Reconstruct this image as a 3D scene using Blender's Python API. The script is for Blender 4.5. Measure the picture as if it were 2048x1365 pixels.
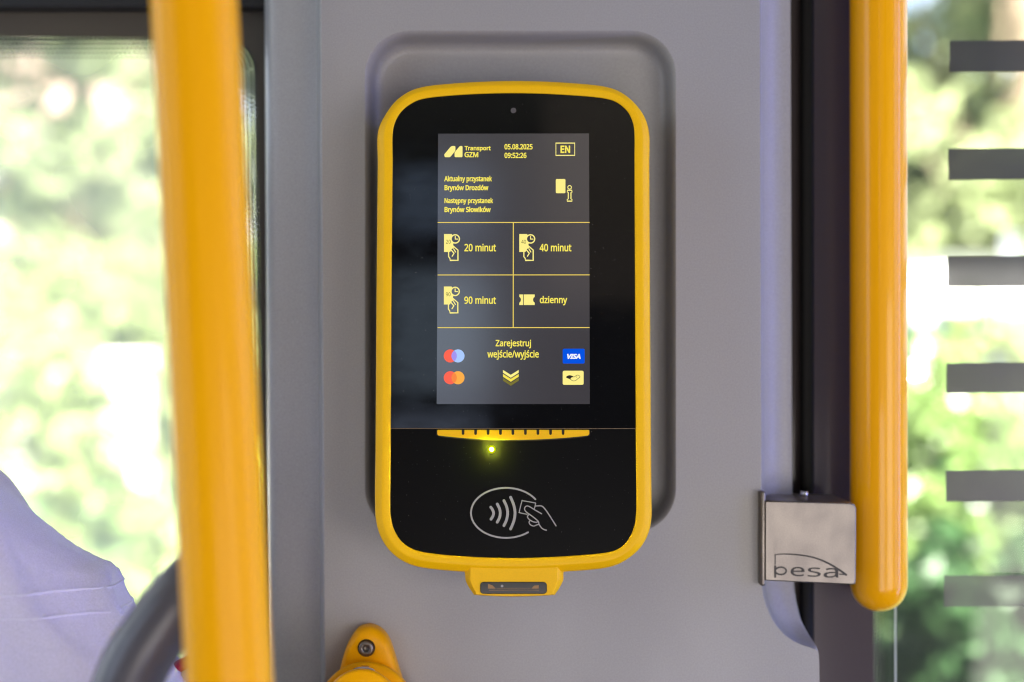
import bpy, bmesh, math, random
import numpy as np
from mathutils import Vector, Matrix, noise as mnoise
from mathutils.geometry import tessellate_polygon, delaunay_2d_cdt

for o in list(bpy.data.objects):
    bpy.data.objects.remove(o, do_unlink=True)
SC = bpy.context.scene
COL = SC.collection
R = math.radians
random.seed(7)

# ------------------------------------------------------------------ camera
K = 0.00034375            # metres per photo pixel per metre of distance
D0 = 0.80                 # distance of the reader's face
cam = bpy.data.cameras.new("camera")
cam.sensor_width = 36.0
cam.lens = 36.0 / (2048 * K)
cam.clip_start = 0.02
cam.clip_end = 400
cam.dof.use_dof = True
cam.dof.focus_distance = 0.802
cam.dof.aperture_fstop = 3.2
camo = bpy.data.objects.new("camera", cam)
COL.objects.link(camo)
camo.location = (0, -D0, 0)
camo.rotation_euler = (R(90), 0, 0)
SC.camera = camo

# ------------------------------------------------------------------ world, view, lamps
w = bpy.data.worlds.new("World")
SC.world = w
w.use_nodes = True
bg = w.node_tree.nodes["Background"]
bg.inputs[0].default_value = (0.80, 0.86, 1.0, 1)
bg.inputs[1].default_value = 0.07
SC.view_settings.view_transform = 'Standard'
SC.view_settings.look = 'None'
SC.view_settings.exposure = 0.0
SC.view_settings.gamma = 1.0
SC.view_settings.use_curve_mapping = False
SC.cycles.use_denoising = True
SC.cycles.filter_width = 1.15
SC.cycles.max_bounces = 8
SC.cycles.transparent_max_bounces = 16
SC.cycles.sample_clamp_indirect = 6.0


def area(name, loc, target, sx, sy, power, col):
    l = bpy.data.lights.new(name, 'AREA')
    l.shape = 'RECTANGLE'
    l.size = sx
    l.size_y = sy
    l.energy = power
    l.color = col
    o = bpy.data.objects.new(name, l)
    COL.objects.link(o)
    o.location = loc
    o.rotation_euler = (Vector(target) - Vector(loc)).to_track_quat('-Z', 'Y').to_euler()
    return o


area("garden_sun_lamp", (5, -4, 17), (0, 9, -1), 1.6, 1.6, 112000, (1.0, 0.95, 0.86))  # high area lamp added in place of the sun
area("cabin_key", (0.22, -2.2, -0.62), (0.1, 0.05, 0.0), 0.8, 0.9, 13.0, (1.0, 0.93, 0.88))  # added soft key, low behind the camera
area("cabin_key", (1.6, -2.2, -0.45), (0.1, 0.05, 0.0), 1.1, 1.1, 25.0, (1.0, 0.92, 0.86))  # added right half of that key, kept off the dark border's mirror
area("flange_edge_lamp", (-0.95, -0.02, 0.12), (0.0, 0.03, 0.0), 0.12, 1.0, 2.4, (0.80, 0.92, 1.0))  # added grazing lamp that brightens the left-facing panel edges
area("ceiling_strip", (0.1, -0.9, 0.86), (0.1, -0.55, 0.0), 1.5, 0.25, 0.4, (1.0, 0.88, 0.74))
area("side_fill", (-1.7, -1.0, 0.15), (-0.1, 0.05, -0.15), 0.8, 1.2, 9.5, (0.64, 0.76, 1.0))  # added bluish fill standing in for daylight from the left
area("far_reflection", (-0.155, -2.2, 0.65), (-0.155, 0, 0.65), 0.19, 0.14, 0.13, (0.50, 0.68, 1.0))  # opposite windows as mirrored in the display glass
area("far_reflection", (-0.155, -2.2, 0.37), (-0.155, 0, 0.37), 0.20, 0.26, 0.30, (0.60, 0.78, 1.0))
area("far_reflection", (-0.155, -2.2, 0.165), (-0.155, 0, 0.165), 0.20, 0.06, 0.08, (0.60, 0.72, 1.0))
area("far_reflection", (0.19, -2.2, 0.66), (0.19, 0, 0.66), 0.24, 0.46, 0.13, (1.0, 0.80, 0.62))  # added warm lamp for the cabin wall's reflection, no window
area("cove_fill", (1.25, -0.55, 0.15), (0.4, 0.05, 0.0), 0.25, 1.2, 4.0, (0.30, 0.38, 1.0))  # added blue fill for the coved edge
area("cove_edge_lamp", (0.78, -0.06, 0.0), (0.1, 0.075, 0.0), 0.06, 1.0, 3.0, (0.26, 0.32, 1.0))  # added blue lamp grazing the panel to tint the cove wall
area("low_fill", (0.55, -1.6, -0.85), (0.4, 0.05, -0.3), 0.7, 0.3, 1.2, (0.45, 0.42, 1.0))  # added violet fill from below


# ------------------------------------------------------------------ helpers
def P(px, py, d):
    """the point at distance d seen at photo pixel (px, py)"""
    return Vector(((px - 1024) * K * d, d - D0, (682.5 - py) * K * d))


TILT = R(4.5)
TT = math.tan(TILT)


def ray_plane(px, py):
    a, b = (px - 1024) * K, (682.5 - py) * K
    d = D0 / (1 - b * TT)
    return Vector((a * d, d - D0, b * d))


RO = ray_plane(1027, 655)
VV = Vector((0, math.sin(TILT), math.cos(TILT)))


def L(px, py, h=0.0):
    """point of the reader's own space: px, py on its face, h mm in front of it"""
    q = ray_plane(px, py) - RO
    return Vector((q.x, -h * 0.001, q.dot(VV)))


def link(name, me, mat=None, parent=None, smooth=False):
    o = bpy.data.objects.new(name, me)
    COL.objects.link(o)
    if mat is not None:
        me.materials.clear()
        me.materials.append(mat)
    if parent is not None:
        o.parent = parent
    if smooth:
        for p in me.polygons:
            p.use_smooth = True
    return o


def mesh(name, verts, faces, mat=None, parent=None, smooth=False, fix=True):
    me = bpy.data.meshes.new(name)
    me.from_pydata([tuple(v) for v in verts], [], faces)
    me.update()
    if fix:
        bm = bmesh.new()
        bm.from_mesh(me)
        bmesh.ops.recalc_face_normals(bm, faces=bm.faces)
        bm.to_mesh(me)
        bm.free()
    return link(name, me, mat, parent, smooth)


def bmobj(name, bm, mat=None, parent=None, smooth=False):
    me = bpy.data.meshes.new(name)
    bmesh.ops.recalc_face_normals(bm, faces=bm.faces)
    bm.to_mesh(me)
    bm.free()
    return link(name, me, mat, parent, smooth)


def thing(name, label, cat, loc=(0, 0, 0), group=None):
    o = bpy.data.objects.new(name, None)
    COL.objects.link(o)
    o.location = loc
    o.empty_display_size = 0.02
    tag(o, label, cat, group)
    return o


def tag(o, label, cat, group=None, kind=None):
    o['label'] = label
    o['category'] = cat
    if group:
        o['group'] = group
    if kind:
        o['kind'] = kind
    return o


def loft(rings, closed=True, cap0=False, cap1=False):
    n = len(rings[0])
    vs, fs = [], []
    for r in rings:
        vs += list(r)
    for i in range(len(rings) - 1):
        for j in range(n if closed else n - 1):
            a, b = i * n + j, i * n + (j + 1) % n
            fs.append((a, b, b + n, a + n))
    if cap0:
        fs.append(tuple(range(n))[::-1])
    if cap1:
        m = (len(rings) - 1) * n
        fs.append(tuple(range(m, m + n)))
    return vs, fs


def catmull(pts, sub=6, closed=True):
    out = []
    n = len(pts)
    rng = range(n) if closed else range(n - 1)
    for i in rng:
        if closed:
            p0, p1, p2, p3 = pts[i - 1], pts[i], pts[(i + 1) % n], pts[(i + 2) % n]
        else:
            p0, p1, p2, p3 = pts[max(i - 1, 0)], pts[i], pts[i + 1], pts[min(i + 2, n - 1)]
        for s in range(sub):
            t = s / sub
            out.append(tuple(0.5 * (2 * b + (c - a) * t + (2 * a - 5 * b + 4 * c - d) * t * t + (3 * b - a - 3 * c + d) * t ** 3)
                             for a, b, c, d in zip(p0, p1, p2, p3)))
    if not closed:
        out.append(tuple(pts[-1]))
    return out


def smooth_loop(pts, sub=6, nd=2):
    """closed centripetal curve through uneven points; the knots come from the last nd coordinates"""
    n, out = len(pts), []

    def kn(a, b):
        return max(1e-6, math.dist(a[-nd:], b[-nd:])) ** 0.5
    for i in range(n):
        p = [pts[i - 1], pts[i], pts[(i + 1) % n], pts[(i + 2) % n]]
        t = [0]
        for k in range(3):
            t.append(t[-1] + kn(p[k], p[k + 1]))
        for s in range(sub):
            u = t[1] + (t[2] - t[1]) * s / sub
            L1 = lambda a, b, ta, tb: tuple((x * (tb - u) + y * (u - ta)) / (tb - ta) for x, y in zip(a, b))
            A1, A2_, A3 = L1(p[0], p[1], t[0], t[1]), L1(p[1], p[2], t[1], t[2]), L1(p[2], p[3], t[2], t[3])
            B1, B2 = L1(A1, A2_, t[0], t[2]), L1(A2_, A3, t[1], t[3])
            out.append(L1(B1, B2, t[1], t[2]))
    return out


def tube(pts, radii, seg=20, sub=8, flat=1.0, cap=True):
    """rings along a smoothed path; returns verts, faces"""
    path = [Vector(p) for p in catmull([tuple(p) for p in pts], sub, False)]
    rr = [v[0] for v in catmull([(r,) for r in radii], sub, False)]
    rings = []
    up = Vector((0.13, 0.97, 0.2)).normalized()
    for i, p in enumerate(path):
        t = (path[min(i + 1, len(path) - 1)] - path[max(i - 1, 0)]).normalized()
        a = (up - t * up.dot(t)).normalized()
        b = t.cross(a)
        up = a
        rings.append([p + (a * math.cos(2 * math.pi * s / seg) * flat + b * math.sin(2 * math.pi * s / seg)) * rr[i] for s in range(seg)])
    return loft(rings, True, cap, cap)


def rbox(bm, c, s, bev=0.002, seg=3, mat=None):
    r = bmesh.ops.create_cube(bm, size=1.0)
    vs = r['verts']
    M = Matrix.Translation(c) @ Matrix.Diagonal((s[0], s[1], s[2], 1))
    if mat is not None:
        M = mat @ M
    bmesh.ops.transform(bm, matrix=M, verts=vs)
    if bev > 0:
        es = list({e for v in vs for e in v.link_edges})
        bmesh.ops.bevel(bm, geom=es, offset=bev, segments=seg, profile=0.5, affect='EDGES')


# ------------------------------------------------------------------ materials
def mat(name, col, rough=0.5, metal=0.0, ior=1.5, emit=None, estr=1.0, bump=None, vary=None, coat=0.0, rvary=None):
    m = bpy.data.materials.new(name)
    m.use_nodes = True
    nt = m.node_tree
    b = nt.nodes["Principled BSDF"]
    b.inputs["Base Color"].default_value = (*col, 1)
    b.inputs["Roughness"].default_value = rough
    b.inputs["Metallic"].default_value = metal
    b.inputs["IOR"].default_value = ior
    if coat:
        b.inputs["Coat Weight"].default_value = coat
        b.inputs["Coat Roughness"].default_value = 0.06
    if emit:
        b.inputs["Emission Color"].default_value = (*emit, 1)
        b.inputs["Emission Strength"].default_value = estr
    tc = nt.nodes.new("ShaderNodeTexCoord")
    if vary:                      # (scale, amount, stretch)
        mp = nt.nodes.new("ShaderNodeMapping")
        mp.inputs["Scale"].default_value = vary[2]
        nz = nt.nodes.new("ShaderNodeTexNoise")
        nz.inputs["Scale"].default_value = vary[0]
        nz.inputs["Detail"].default_value = 5
        mx = nt.nodes.new("ShaderNodeMix")
        mx.data_type = 'RGBA'
        a = vary[1]
        mx.inputs[6].default_value = (*[max(0, c * (1 - a)) for c in col], 1)
        mx.inputs[7].default_value = (*[min(1, c * (1 + a)) for c in col], 1)
        nt.links.new(tc.outputs["Object"], mp.inputs[0])
        nt.links.new(mp.outputs[0], nz.inputs["Vector"])
        nt.links.new(nz.outputs[0], mx.inputs[0])
        nt.links.new(mx.outputs[2], b.inputs["Base Color"])
    if rvary:                     # (scale, low, high, stretch)
        mp = nt.nodes.new("ShaderNodeMapping")
        mp.inputs["Scale"].default_value = rvary[3]
        nz = nt.nodes.new("ShaderNodeTexNoise")
        nz.inputs["Scale"].default_value = rvary[0]
        nz.inputs["Detail"].default_value = 6
        mr = nt.nodes.new("ShaderNodeMapRange")
        mr.inputs[1].default_value = 0.3
        mr.inputs[2].default_value = 0.7
        mr.inputs[3].default_value = rvary[1]
        mr.inputs[4].default_value = rvary[2]
        nt.links.new(tc.outputs["Object"], mp.inputs[0])
        nt.links.new(mp.outputs[0], nz.inputs["Vector"])
        nt.links.new(nz.outputs[0], mr.inputs[0])
        nt.links.new(mr.outputs[0], b.inputs["Roughness"])
    if bump:                      # (scale, strength, distance)
        nz = nt.nodes.new("ShaderNodeTexNoise")
        nz.inputs["Scale"].default_value = bump[0]
        nz.inputs["Detail"].default_value = 3
        bp = nt.nodes.new("ShaderNodeBump")
        bp.inputs["Strength"].default_value = bump[1]
        bp.inputs["Distance"].default_value = bump[2]
        nt.links.new(tc.outputs["Object"], nz.inputs["Vector"])
        nt.links.new(nz.outputs[0], bp.inputs["Height"])
        nt.links.new(bp.outputs[0], b.inputs["Normal"])
    return m


def grain(m, scale, amount):
    """fine speckle of the paint or moulding, multiplied into its base colour"""
    nt = m.node_tree
    b = nt.nodes["Principled BSDF"]
    tc = nt.nodes.new("ShaderNodeTexCoord")
    nz = nt.nodes.new("ShaderNodeTexNoise")
    nz.inputs["Scale"].default_value = scale
    nz.inputs["Detail"].default_value = 2
    mr = nt.nodes.new("ShaderNodeMapRange")
    mr.inputs[1].default_value = 0.25
    mr.inputs[2].default_value = 0.75
    mr.inputs[3].default_value = 1 - amount
    mr.inputs[4].default_value = 1 + amount
    vm = nt.nodes.new("ShaderNodeVectorMath")
    vm.operation = 'SCALE'
    inp = b.inputs["Base Color"]
    if inp.is_linked:
        nt.links.new(inp.links[0].from_socket, vm.inputs[0])
    else:
        vm.inputs[0].default_value = inp.default_value[:3]
    nt.links.new(tc.outputs["Object"], nz.inputs["Vector"])
    nt.links.new(nz.outputs[0], mr.inputs[0])
    nt.links.new(mr.outputs[0], vm.inputs["Scale"])
    nt.links.new(vm.outputs[0], inp)


def leaf_mat(name, col, trans=0.45):
    m = bpy.data.materials.new(name)
    m.use_nodes = True
    nt = m.node_tree
    nt.nodes.clear()
    out = nt.nodes.new("ShaderNodeOutputMaterial")
    geo = nt.nodes.new("ShaderNodeNewGeometry")
    ramp = nt.nodes.new("ShaderNodeValToRGB")
    ramp.color_ramp.elements[0].color = (*[c * 0.55 for c in col], 1)
    ramp.color_ramp.elements[1].color = (*[min(1, c * 1.5) for c in col], 1)
    d = nt.nodes.new("ShaderNodeBsdfPrincipled")
    d.inputs["Roughness"].default_value = 0.42
    t = nt.nodes.new("ShaderNodeBsdfTranslucent")
    mx = nt.nodes.new("ShaderNodeMixShader")
    mx.inputs[0].default_value = trans
    nt.links.new(geo.outputs["Random Per Island"], ramp.inputs[0])
    nt.links.new(ramp.outputs[0], d.inputs["Base Color"])
    nt.links.new(ramp.outputs[0], t.inputs["Color"])
    nt.links.new(d.outputs[0], mx.inputs[1])
    nt.links.new(t.outputs[0], mx.inputs[2])
    nt.links.new(mx.outputs[0], out.inputs[0])
    return m


def glass_mat(name, tint, veil):  # translucent white mixed in as a glare veil over the view
    m = bpy.data.materials.new(name)
    m.use_nodes = True
    nt = m.node_tree
    nt.nodes.clear()
    out = nt.nodes.new("ShaderNodeOutputMaterial")
    tr = nt.nodes.new("ShaderNodeBsdfTransparent")
    tr.inputs[0].default_value = (*tint, 1)
    gl = nt.nodes.new("ShaderNodeBsdfGlossy")
    gl.inputs["Roughness"].default_value = 0.02
    vl = nt.nodes.new("ShaderNodeBsdfTranslucent")
    vl.inputs[0].default_value = (0.9, 0.92, 0.9, 1)
    fr = nt.nodes.new("ShaderNodeFresnel")
    fr.inputs[0].default_value = 1.5
    nz = nt.nodes.new("ShaderNodeTexNoise")
    nz.inputs["Scale"].default_value = 14
    mr = nt.nodes.new("ShaderNodeMapRange")
    mr.inputs[3].default_value = veil * 0.5
    mr.inputs[4].default_value = veil * 1.5
    m1 = nt.nodes.new("ShaderNodeMixShader")
    m2 = nt.nodes.new("ShaderNodeMixShader")
    nt.links.new(nz.outputs[0], mr.inputs[0])
    nt.links.new(mr.outputs[0], m1.inputs[0])
    nt.links.new(tr.outputs[0], m1.inputs[1])
    nt.links.new(vl.outputs[0], m1.inputs[2])
    nt.links.new(fr.outputs[0], m2.inputs[0])
    nt.links.new(m1.outputs[0], m2.inputs[1])
    nt.links.new(gl.outputs[0], m2.inputs[2])
    nt.links.new(m2.outputs[0], out.inputs[0])
    return m


def emit_mat(name, col, s):
    m = bpy.data.materials.new(name)
    m.use_nodes = True
    nt = m.node_tree
    nt.nodes.clear()
    out = nt.nodes.new("ShaderNodeOutputMaterial")
    e = nt.nodes.new("ShaderNodeEmission")
    e.inputs[0].default_value = (*col, 1)
    e.inputs[1].default_value = s
    nt.links.new(e.outputs[0], out.inputs[0])
    return m


def srgb(r, g, b):
    return tuple(((c / 255) / 12.92 if c / 255 <= 0.04045 else ((c / 255 + 0.055) / 1.055) ** 2.4) for c in (r, g, b))


M = {}
M['panel'] = mat("grey_moulding", (0.325, 0.315, 0.312), 0.42, bump=(2600, 0.12, 0.0002), vary=(5, 0.05, (1, 1, 1)), rvary=(11, 0.33, 0.52, (1, 1, 0.6)))
M['yellow'] = mat("yellow_housing", (1.0, 0.545, 0.0), 0.45, ior=1.33, bump=(3200, 0.04, 0.0002), vary=(30, 0.04, (1, 1, 1)))
M['pole'] = mat("yellow_enamel", (1.0, 0.44, 0.0), 0.36, ior=1.24, coat=0.05, vary=(14, 0.04, (8, 8, 0.4)), rvary=(30, 0.26, 0.42, (10, 10, 0.15)))
M['polegloss'] = mat("glossy_yellow_enamel", (1.0, 0.44, 0.0), 0.30, ior=1.3, coat=0.3, vary=(14, 0.04, (8, 8, 0.4)), rvary=(40, 0.22, 0.40, (12, 12, 0.12)))
M['blackglass'] = mat("black_glass", (0.0035, 0.0035, 0.004), 0.05, ior=1.42, rvary=(60, 0.03, 0.10, (1, 1, 2)))
M['blackplate'] = mat("black_plate", (0.0035, 0.0034, 0.0035), 0.30, ior=1.16)
for _k in ('blackglass', 'blackplate'):
    _nt = M[_k].node_tree
    _b = _nt.nodes["Principled BSDF"]
    _tc = _nt.nodes.new("ShaderNodeTexCoord")
    _n = _nt.nodes.new("ShaderNodeTexNoise")
    _n.inputs["Scale"].default_value = 900
    _n.inputs["Detail"].default_value = 1
    _r = _nt.nodes.new("ShaderNodeValToRGB")
    _r.color_ramp.elements[0].position = 0.73
    _r.color_ramp.elements[1].position = 0.80
    _r.color_ramp.elements[0].color = (0.0035, 0.0035, 0.0038, 1)
    _r.color_ramp.elements[1].color = (0.09, 0.085, 0.08, 1)
    _nt.links.new(_tc.outputs["Object"], _n.inputs["Vector"])
    _nt.links.new(_n.outputs[0], _r.inputs[0])
    _nt.links.new(_r.outputs[0], _b.inputs["Base Color"])
M['screen'] = mat("screen_glow", (0.02, 0.02, 0.022), 0.12, ior=1.95, emit=srgb(74, 69, 73), estr=0.42)
M['text'] = emit_mat("screen_text", srgb(255, 238, 96), 1.0)
M['pale'] = emit_mat("screen_icon", srgb(255, 241, 140), 1.0)
M['line'] = emit_mat("screen_line", srgb(250, 220, 98), 1.0)
M['chev2'] = emit_mat("screen_chevron", srgb(246, 226, 84), 1.0)
M['chev3'] = emit_mat("screen_chevron_dim", srgb(122, 115, 52), 1.0)
M['darkink'] = emit_mat("screen_dark", srgb(70, 60, 22), 1.0)
M['ink'] = emit_mat("screen_ink", srgb(48, 44, 40), 1.0)
M['red'] = emit_mat("screen_red", srgb(255, 104, 84), 1.0)
M['orange'] = emit_mat("screen_orange", srgb(255, 176, 76), 1.0)
M['mixor'] = emit_mat("screen_overlap_orange", srgb(250, 138, 70), 1.0)
M['blue'] = emit_mat("screen_pale_blue", srgb(172, 204, 255), 1.0)
M['mixbl'] = emit_mat("screen_overlap_blue", srgb(164, 150, 240), 1.0)
M['visa'] = emit_mat("screen_blue", srgb(8, 84, 226), 1.0)
M['white'] = emit_mat("screen_white", srgb(245, 248, 255), 1.0)
M['silver'] = mat("silver_print", (0.36, 0.34, 0.34), 0.5)
M['seam'] = mat("seam_edge", (0.16, 0.10, 0.05), 0.4)
M['lens'] = mat("sensor_lens", (0.10, 0.09, 0.09), 0.25)
M['led'] = emit_mat("led_lit", (0.95, 1.0, 0.25), 45.0)
M['ledhalo'] = emit_mat("led_halo_disc", (0.62, 0.70, 0.0), 0.75)  # halo round the LED, put in as a glowing colour
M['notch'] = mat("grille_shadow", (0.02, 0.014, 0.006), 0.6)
M['scanglass'] = mat("scanner_glass", (0.018, 0.018, 0.02), 0.12)
M['scanbits'] = mat("scanner_optics", (0.32, 0.17, 0.06), 0.5)
M['shell'] = mat("rear_shell", (0.03, 0.03, 0.032), 0.5)
M['steel'] = mat("brushed_steel", (0.25, 0.225, 0.20), 0.42, metal=1.0, vary=(40, 0.12, (1, 1, 0.7)), rvary=(60, 0.36, 0.52, (1, 1, 0.7)))
M['chrome'] = mat("chrome", (0.75, 0.75, 0.78), 0.12, metal=1.0)
M['glint'] = mat("satin_chrome", (0.8, 0.8, 0.8), 0.12, metal=1.0)
M['etch'] = mat("etched_mark", (0.035, 0.03, 0.026), 0.55)
M['rubber'] = mat("black_rubber", (0.004, 0.004, 0.004), 0.7, ior=1.3)
M['enamel'] = mat("black_enamel", (0.078, 0.062, 0.060), 0.10, ior=1.5)
M['enamel2'] = mat("window_border_enamel", (0.085, 0.074, 0.06), 0.22)
M['frame'] = mat("dark_frame", (0.008, 0.008, 0.009), 0.5)
M['pane'] = glass_mat("window_glass", (0.97, 0.985, 0.975), 0.03)
M['paneleft'] = glass_mat("veiled_glass", (0.97, 0.985, 0.975), 0.28)  # stronger glare veil to wash out the left view
M['strip'] = mat("printed_strip", (0.062, 0.066, 0.06), 0.3, vary=(4, 0.25, (1, 1, 1)))
M['faint'] = mat("faint_strip", (0.085, 0.075, 0.072), 0.3)  # lowest bar's reflection put in as a paler, see-through colour
for _m, _f in ((M['strip'], 0.02), (M['faint'], 0.22)):
    _nt = _m.node_tree
    _b = _nt.nodes["Principled BSDF"]
    _t = _nt.nodes.new("ShaderNodeBsdfTransparent")
    _x = _nt.nodes.new("ShaderNodeMixShader")
    _x.inputs[0].default_value = _f
    _o = [q for q in _nt.nodes if q.type == 'OUTPUT_MATERIAL'][0]
    _nt.links.new(_b.outputs[0], _x.inputs[1])
    _nt.links.new(_t.outputs[0], _x.inputs[2])
    _nt.links.new(_x.outputs[0], _o.inputs[0])
M['dot'] = mat("printed_dots", (0.03, 0.03, 0.028), 0.4)
M['wire'] = mat("pale_wire", (0.45, 0.52, 0.46), 0.4)
M['handle'] = mat("dark_grey_moulding", (0.10, 0.098, 0.115), 0.32, vary=(20, 0.1, (1, 1, 1)))
M['shirt'] = mat("pale_cotton", (0.78, 0.73, 0.93), 0.85, bump=(900, 0.25, 0.0006), vary=(16, 0.06, (1, 1, 1)))  # white cotton with the bluish light's lavender cast in its colour
M['thread'] = mat("seam_thread", (0.82, 0.78, 0.96), 0.85)
M['skin'] = mat("skin", (0.52, 0.30, 0.21), 0.5)
M['hair'] = mat("hair", (0.05, 0.03, 0.02), 0.5)
M['trousers'] = mat("trousers", (0.04, 0.05, 0.09), 0.8)
M['bagcloth'] = mat("white_cloth", (0.62, 0.60, 0.62), 0.8, bump=(500, 0.2, 0.0006))
M['crimson'] = mat("crimson_piping", (0.42, 0.01, 0.04), 0.6)
M['leafa'] = leaf_mat("tree_leaves", (0.28, 0.33, 0.17))
M['leafb'] = leaf_mat("shrub_leaves", (0.15, 0.23, 0.07))
M['leafc'] = leaf_mat("hedge_leaves", (0.03, 0.07, 0.025))
M['leafd'] = leaf_mat("pale_shrub_leaves", (0.25, 0.31, 0.12))
M['hedge'] = leaf_mat("hedge_green", (0.04, 0.115, 0.045))
M['hedge2'] = leaf_mat("hedge_fresh_green", (0.085, 0.17, 0.06))
M['bark'] = mat("bark", (0.12, 0.09, 0.06), 0.9, bump=(30, 0.6, 0.02))
M['plaster'] = mat("pale_pink_plaster", (0.62, 0.44, 0.37), 0.9, vary=(2, 0.08, (1, 1, 1)))
M['rooftile'] = mat("roof_tiles", (0.42, 0.30, 0.25), 0.8, vary=(6, 0.2, (1, 1, 1)))
M['whitewall'] = mat("white_render", (0.72, 0.70, 0.68), 0.9, vary=(3, 0.06, (1, 1, 1)))
M['winglass'] = mat("house_glass", (0.05, 0.07, 0.09), 0.1)
M['vanpaint'] = mat("white_paint", (0.78, 0.78, 0.78), 0.25, coat=0.5)
M['vanglass'] = mat("van_glass", (0.025, 0.035, 0.06), 0.15)
M['tyre'] = mat("tyre", (0.02, 0.02, 0.02), 0.8)
M['grass'] = mat("lawn", (0.035, 0.06, 0.018), 0.95, vary=(8, 0.4, (1, 1, 1)))
M['asphalt'] = mat("asphalt", (0.10, 0.10, 0.10), 0.9, vary=(20, 0.2, (1, 1, 1)))
M['pave'] = mat("concrete_slabs", (0.45, 0.43, 0.40), 0.9, vary=(4, 0.15, (1, 1, 1)))
M['ceil'] = mat("cabin_ceiling", (0.45, 0.43, 0.42), 0.6)

for _k, _s, _a in (('panel', 1300, 0.13), ('yellow', 1500, 0.04), ('pole', 1500, 0.04), ('shirt', 1400, 0.12), ('steel', 1500, 0.10), ('handle', 1300, 0.12), ('strip', 1200, 0.12), ('enamel', 1200, 0.12), ('enamel2', 1200, 0.12)):
    grain(M[_k], _s, _a)

GZ = -1.75

# ------------------------------------------------------------------ setting: sky, ground, cabin roof
def sky_dome():
    rings = []
    for i in range(13):
        el = -0.06 + i / 12 * (math.pi / 2 + 0.04)
        rings.append([Vector((120 * math.cos(el) * math.cos(a), 6 + 120 * math.cos(el) * math.sin(a), 120 * math.sin(el)))
                      for a in [math.pi * j / 24 for j in range(25)]])
    vs, fs = loft(rings, False)
    m = bpy.data.materials.new("sky_light")
    m.use_nodes = True
    nt = m.node_tree
    nt.nodes.clear()
    out = nt.nodes.new("ShaderNodeOutputMaterial")
    e = nt.nodes.new("ShaderNodeEmission")
    nz = nt.nodes.new("ShaderNodeTexNoise")
    tc = nt.nodes.new("ShaderNodeTexCoord")
    nz.inputs["Scale"].default_value = 0.03
    nz.inputs["Detail"].default_value = 6
    rp = nt.nodes.new("ShaderNodeValToRGB")
    rp.color_ramp.elements[0].position = 0.40
    rp.color_ramp.elements[1].position = 0.60
    rp.color_ramp.elements[0].color = (0.48, 0.68, 1.0, 1)
    rp.color_ramp.elements[1].color = (1, 1, 1, 1)
    e.inputs[1].default_value = 2.6
    nt.links.new(tc.outputs["Object"], nz.inputs["Vector"])
    nt.links.new(nz.outputs[0], rp.inputs[0])
    nt.links.new(rp.outputs[0], e.inputs[0])
    nt.links.new(e.outputs[0], out.inputs[0])
    o = mesh("sky", vs, fs, m, smooth=True)
    o['kind'] = 'structure'


sky_dome()


def sheet(name, x0, x1, y0, y1, z, m):
    o = mesh(name, [(x0, y0, z), (x1, y0, z), (x1, y1, z), (x0, y1, z)], [(0, 1, 2, 3)], m)
    o['kind'] = 'structure'
    return o


sheet("ground", -140, 140, 0.6, 140, GZ, M['grass'])
sheet("road", -60, 60, 8.6, 12.4, GZ + 0.004, M['asphalt'])
sheet("pavement", -60, -0.3, 6.9, 8.5, GZ + 0.008, M['pave'])
bm = bmesh.new()
rbox(bm, (0, -1.6, 0.93), (5.2, 3.9, 0.05), 0.0)
c = bmobj("ceiling", bm, M['ceil'])
c['kind'] = 'structure'

# ------------------------------------------------------------------ grey moulded panel
PD = 0.850                                    # its front face
YT, YB = -2600, 3000                          # far above and below the picture


def lx(top, bot, py):
    return top + (bot - top) * py / 1365.0


panel = thing("pillar_panel", "grey moulded pillar panel with a rounded recess behind the ticket machine", "panel", P(1030, 700, PD))


def pm(name, vs, fs, m, smooth=True):
    off = panel.location
    return mesh(name, [Vector(v) - off for v in vs], fs, m, panel, smooth)


# recess rings (rounded rectangle) with its profile
def rrect(x0, y0, x1, y1, r, n=10):
    out = []
    for cx, cy, a0 in ((x1 - r, y0 + r, -90), (x1 - r, y1 - r, 0), (x0 + r, y1 - r, 90), (x0 + r, y0 + r, 180)):
        for i in range(n + 1):
            a = R(a0 + 90 * i / n)
            out.append((cx + r * math.cos(a), cy + r * math.sin(a)))
    return out


RX0, RY0, RX1, RY1 = 730, 62, 1352, 1066
prof = [(0, 0), (2.5, 0.0006), (6, 0.0022), (9, 0.005), (11.5, 0.010), (13, 0.0145), (16, 0.0172), (21, 0.0190), (30, 0.0199), (44, 0.0202)]
rings = []
for off, dd in prof:
    ring = rrect(RX0 + off, RY0 + off, RX1 - off, RY1 - off, max(88 - off * 0.75, 12))
    rings.append([P(x, y, PD) + Vector((0, dd, 0)) for x, y in ring])
vs, fs = loft(rings, True, False, True)
pm("recess", vs, fs, M['panel'])

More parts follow.
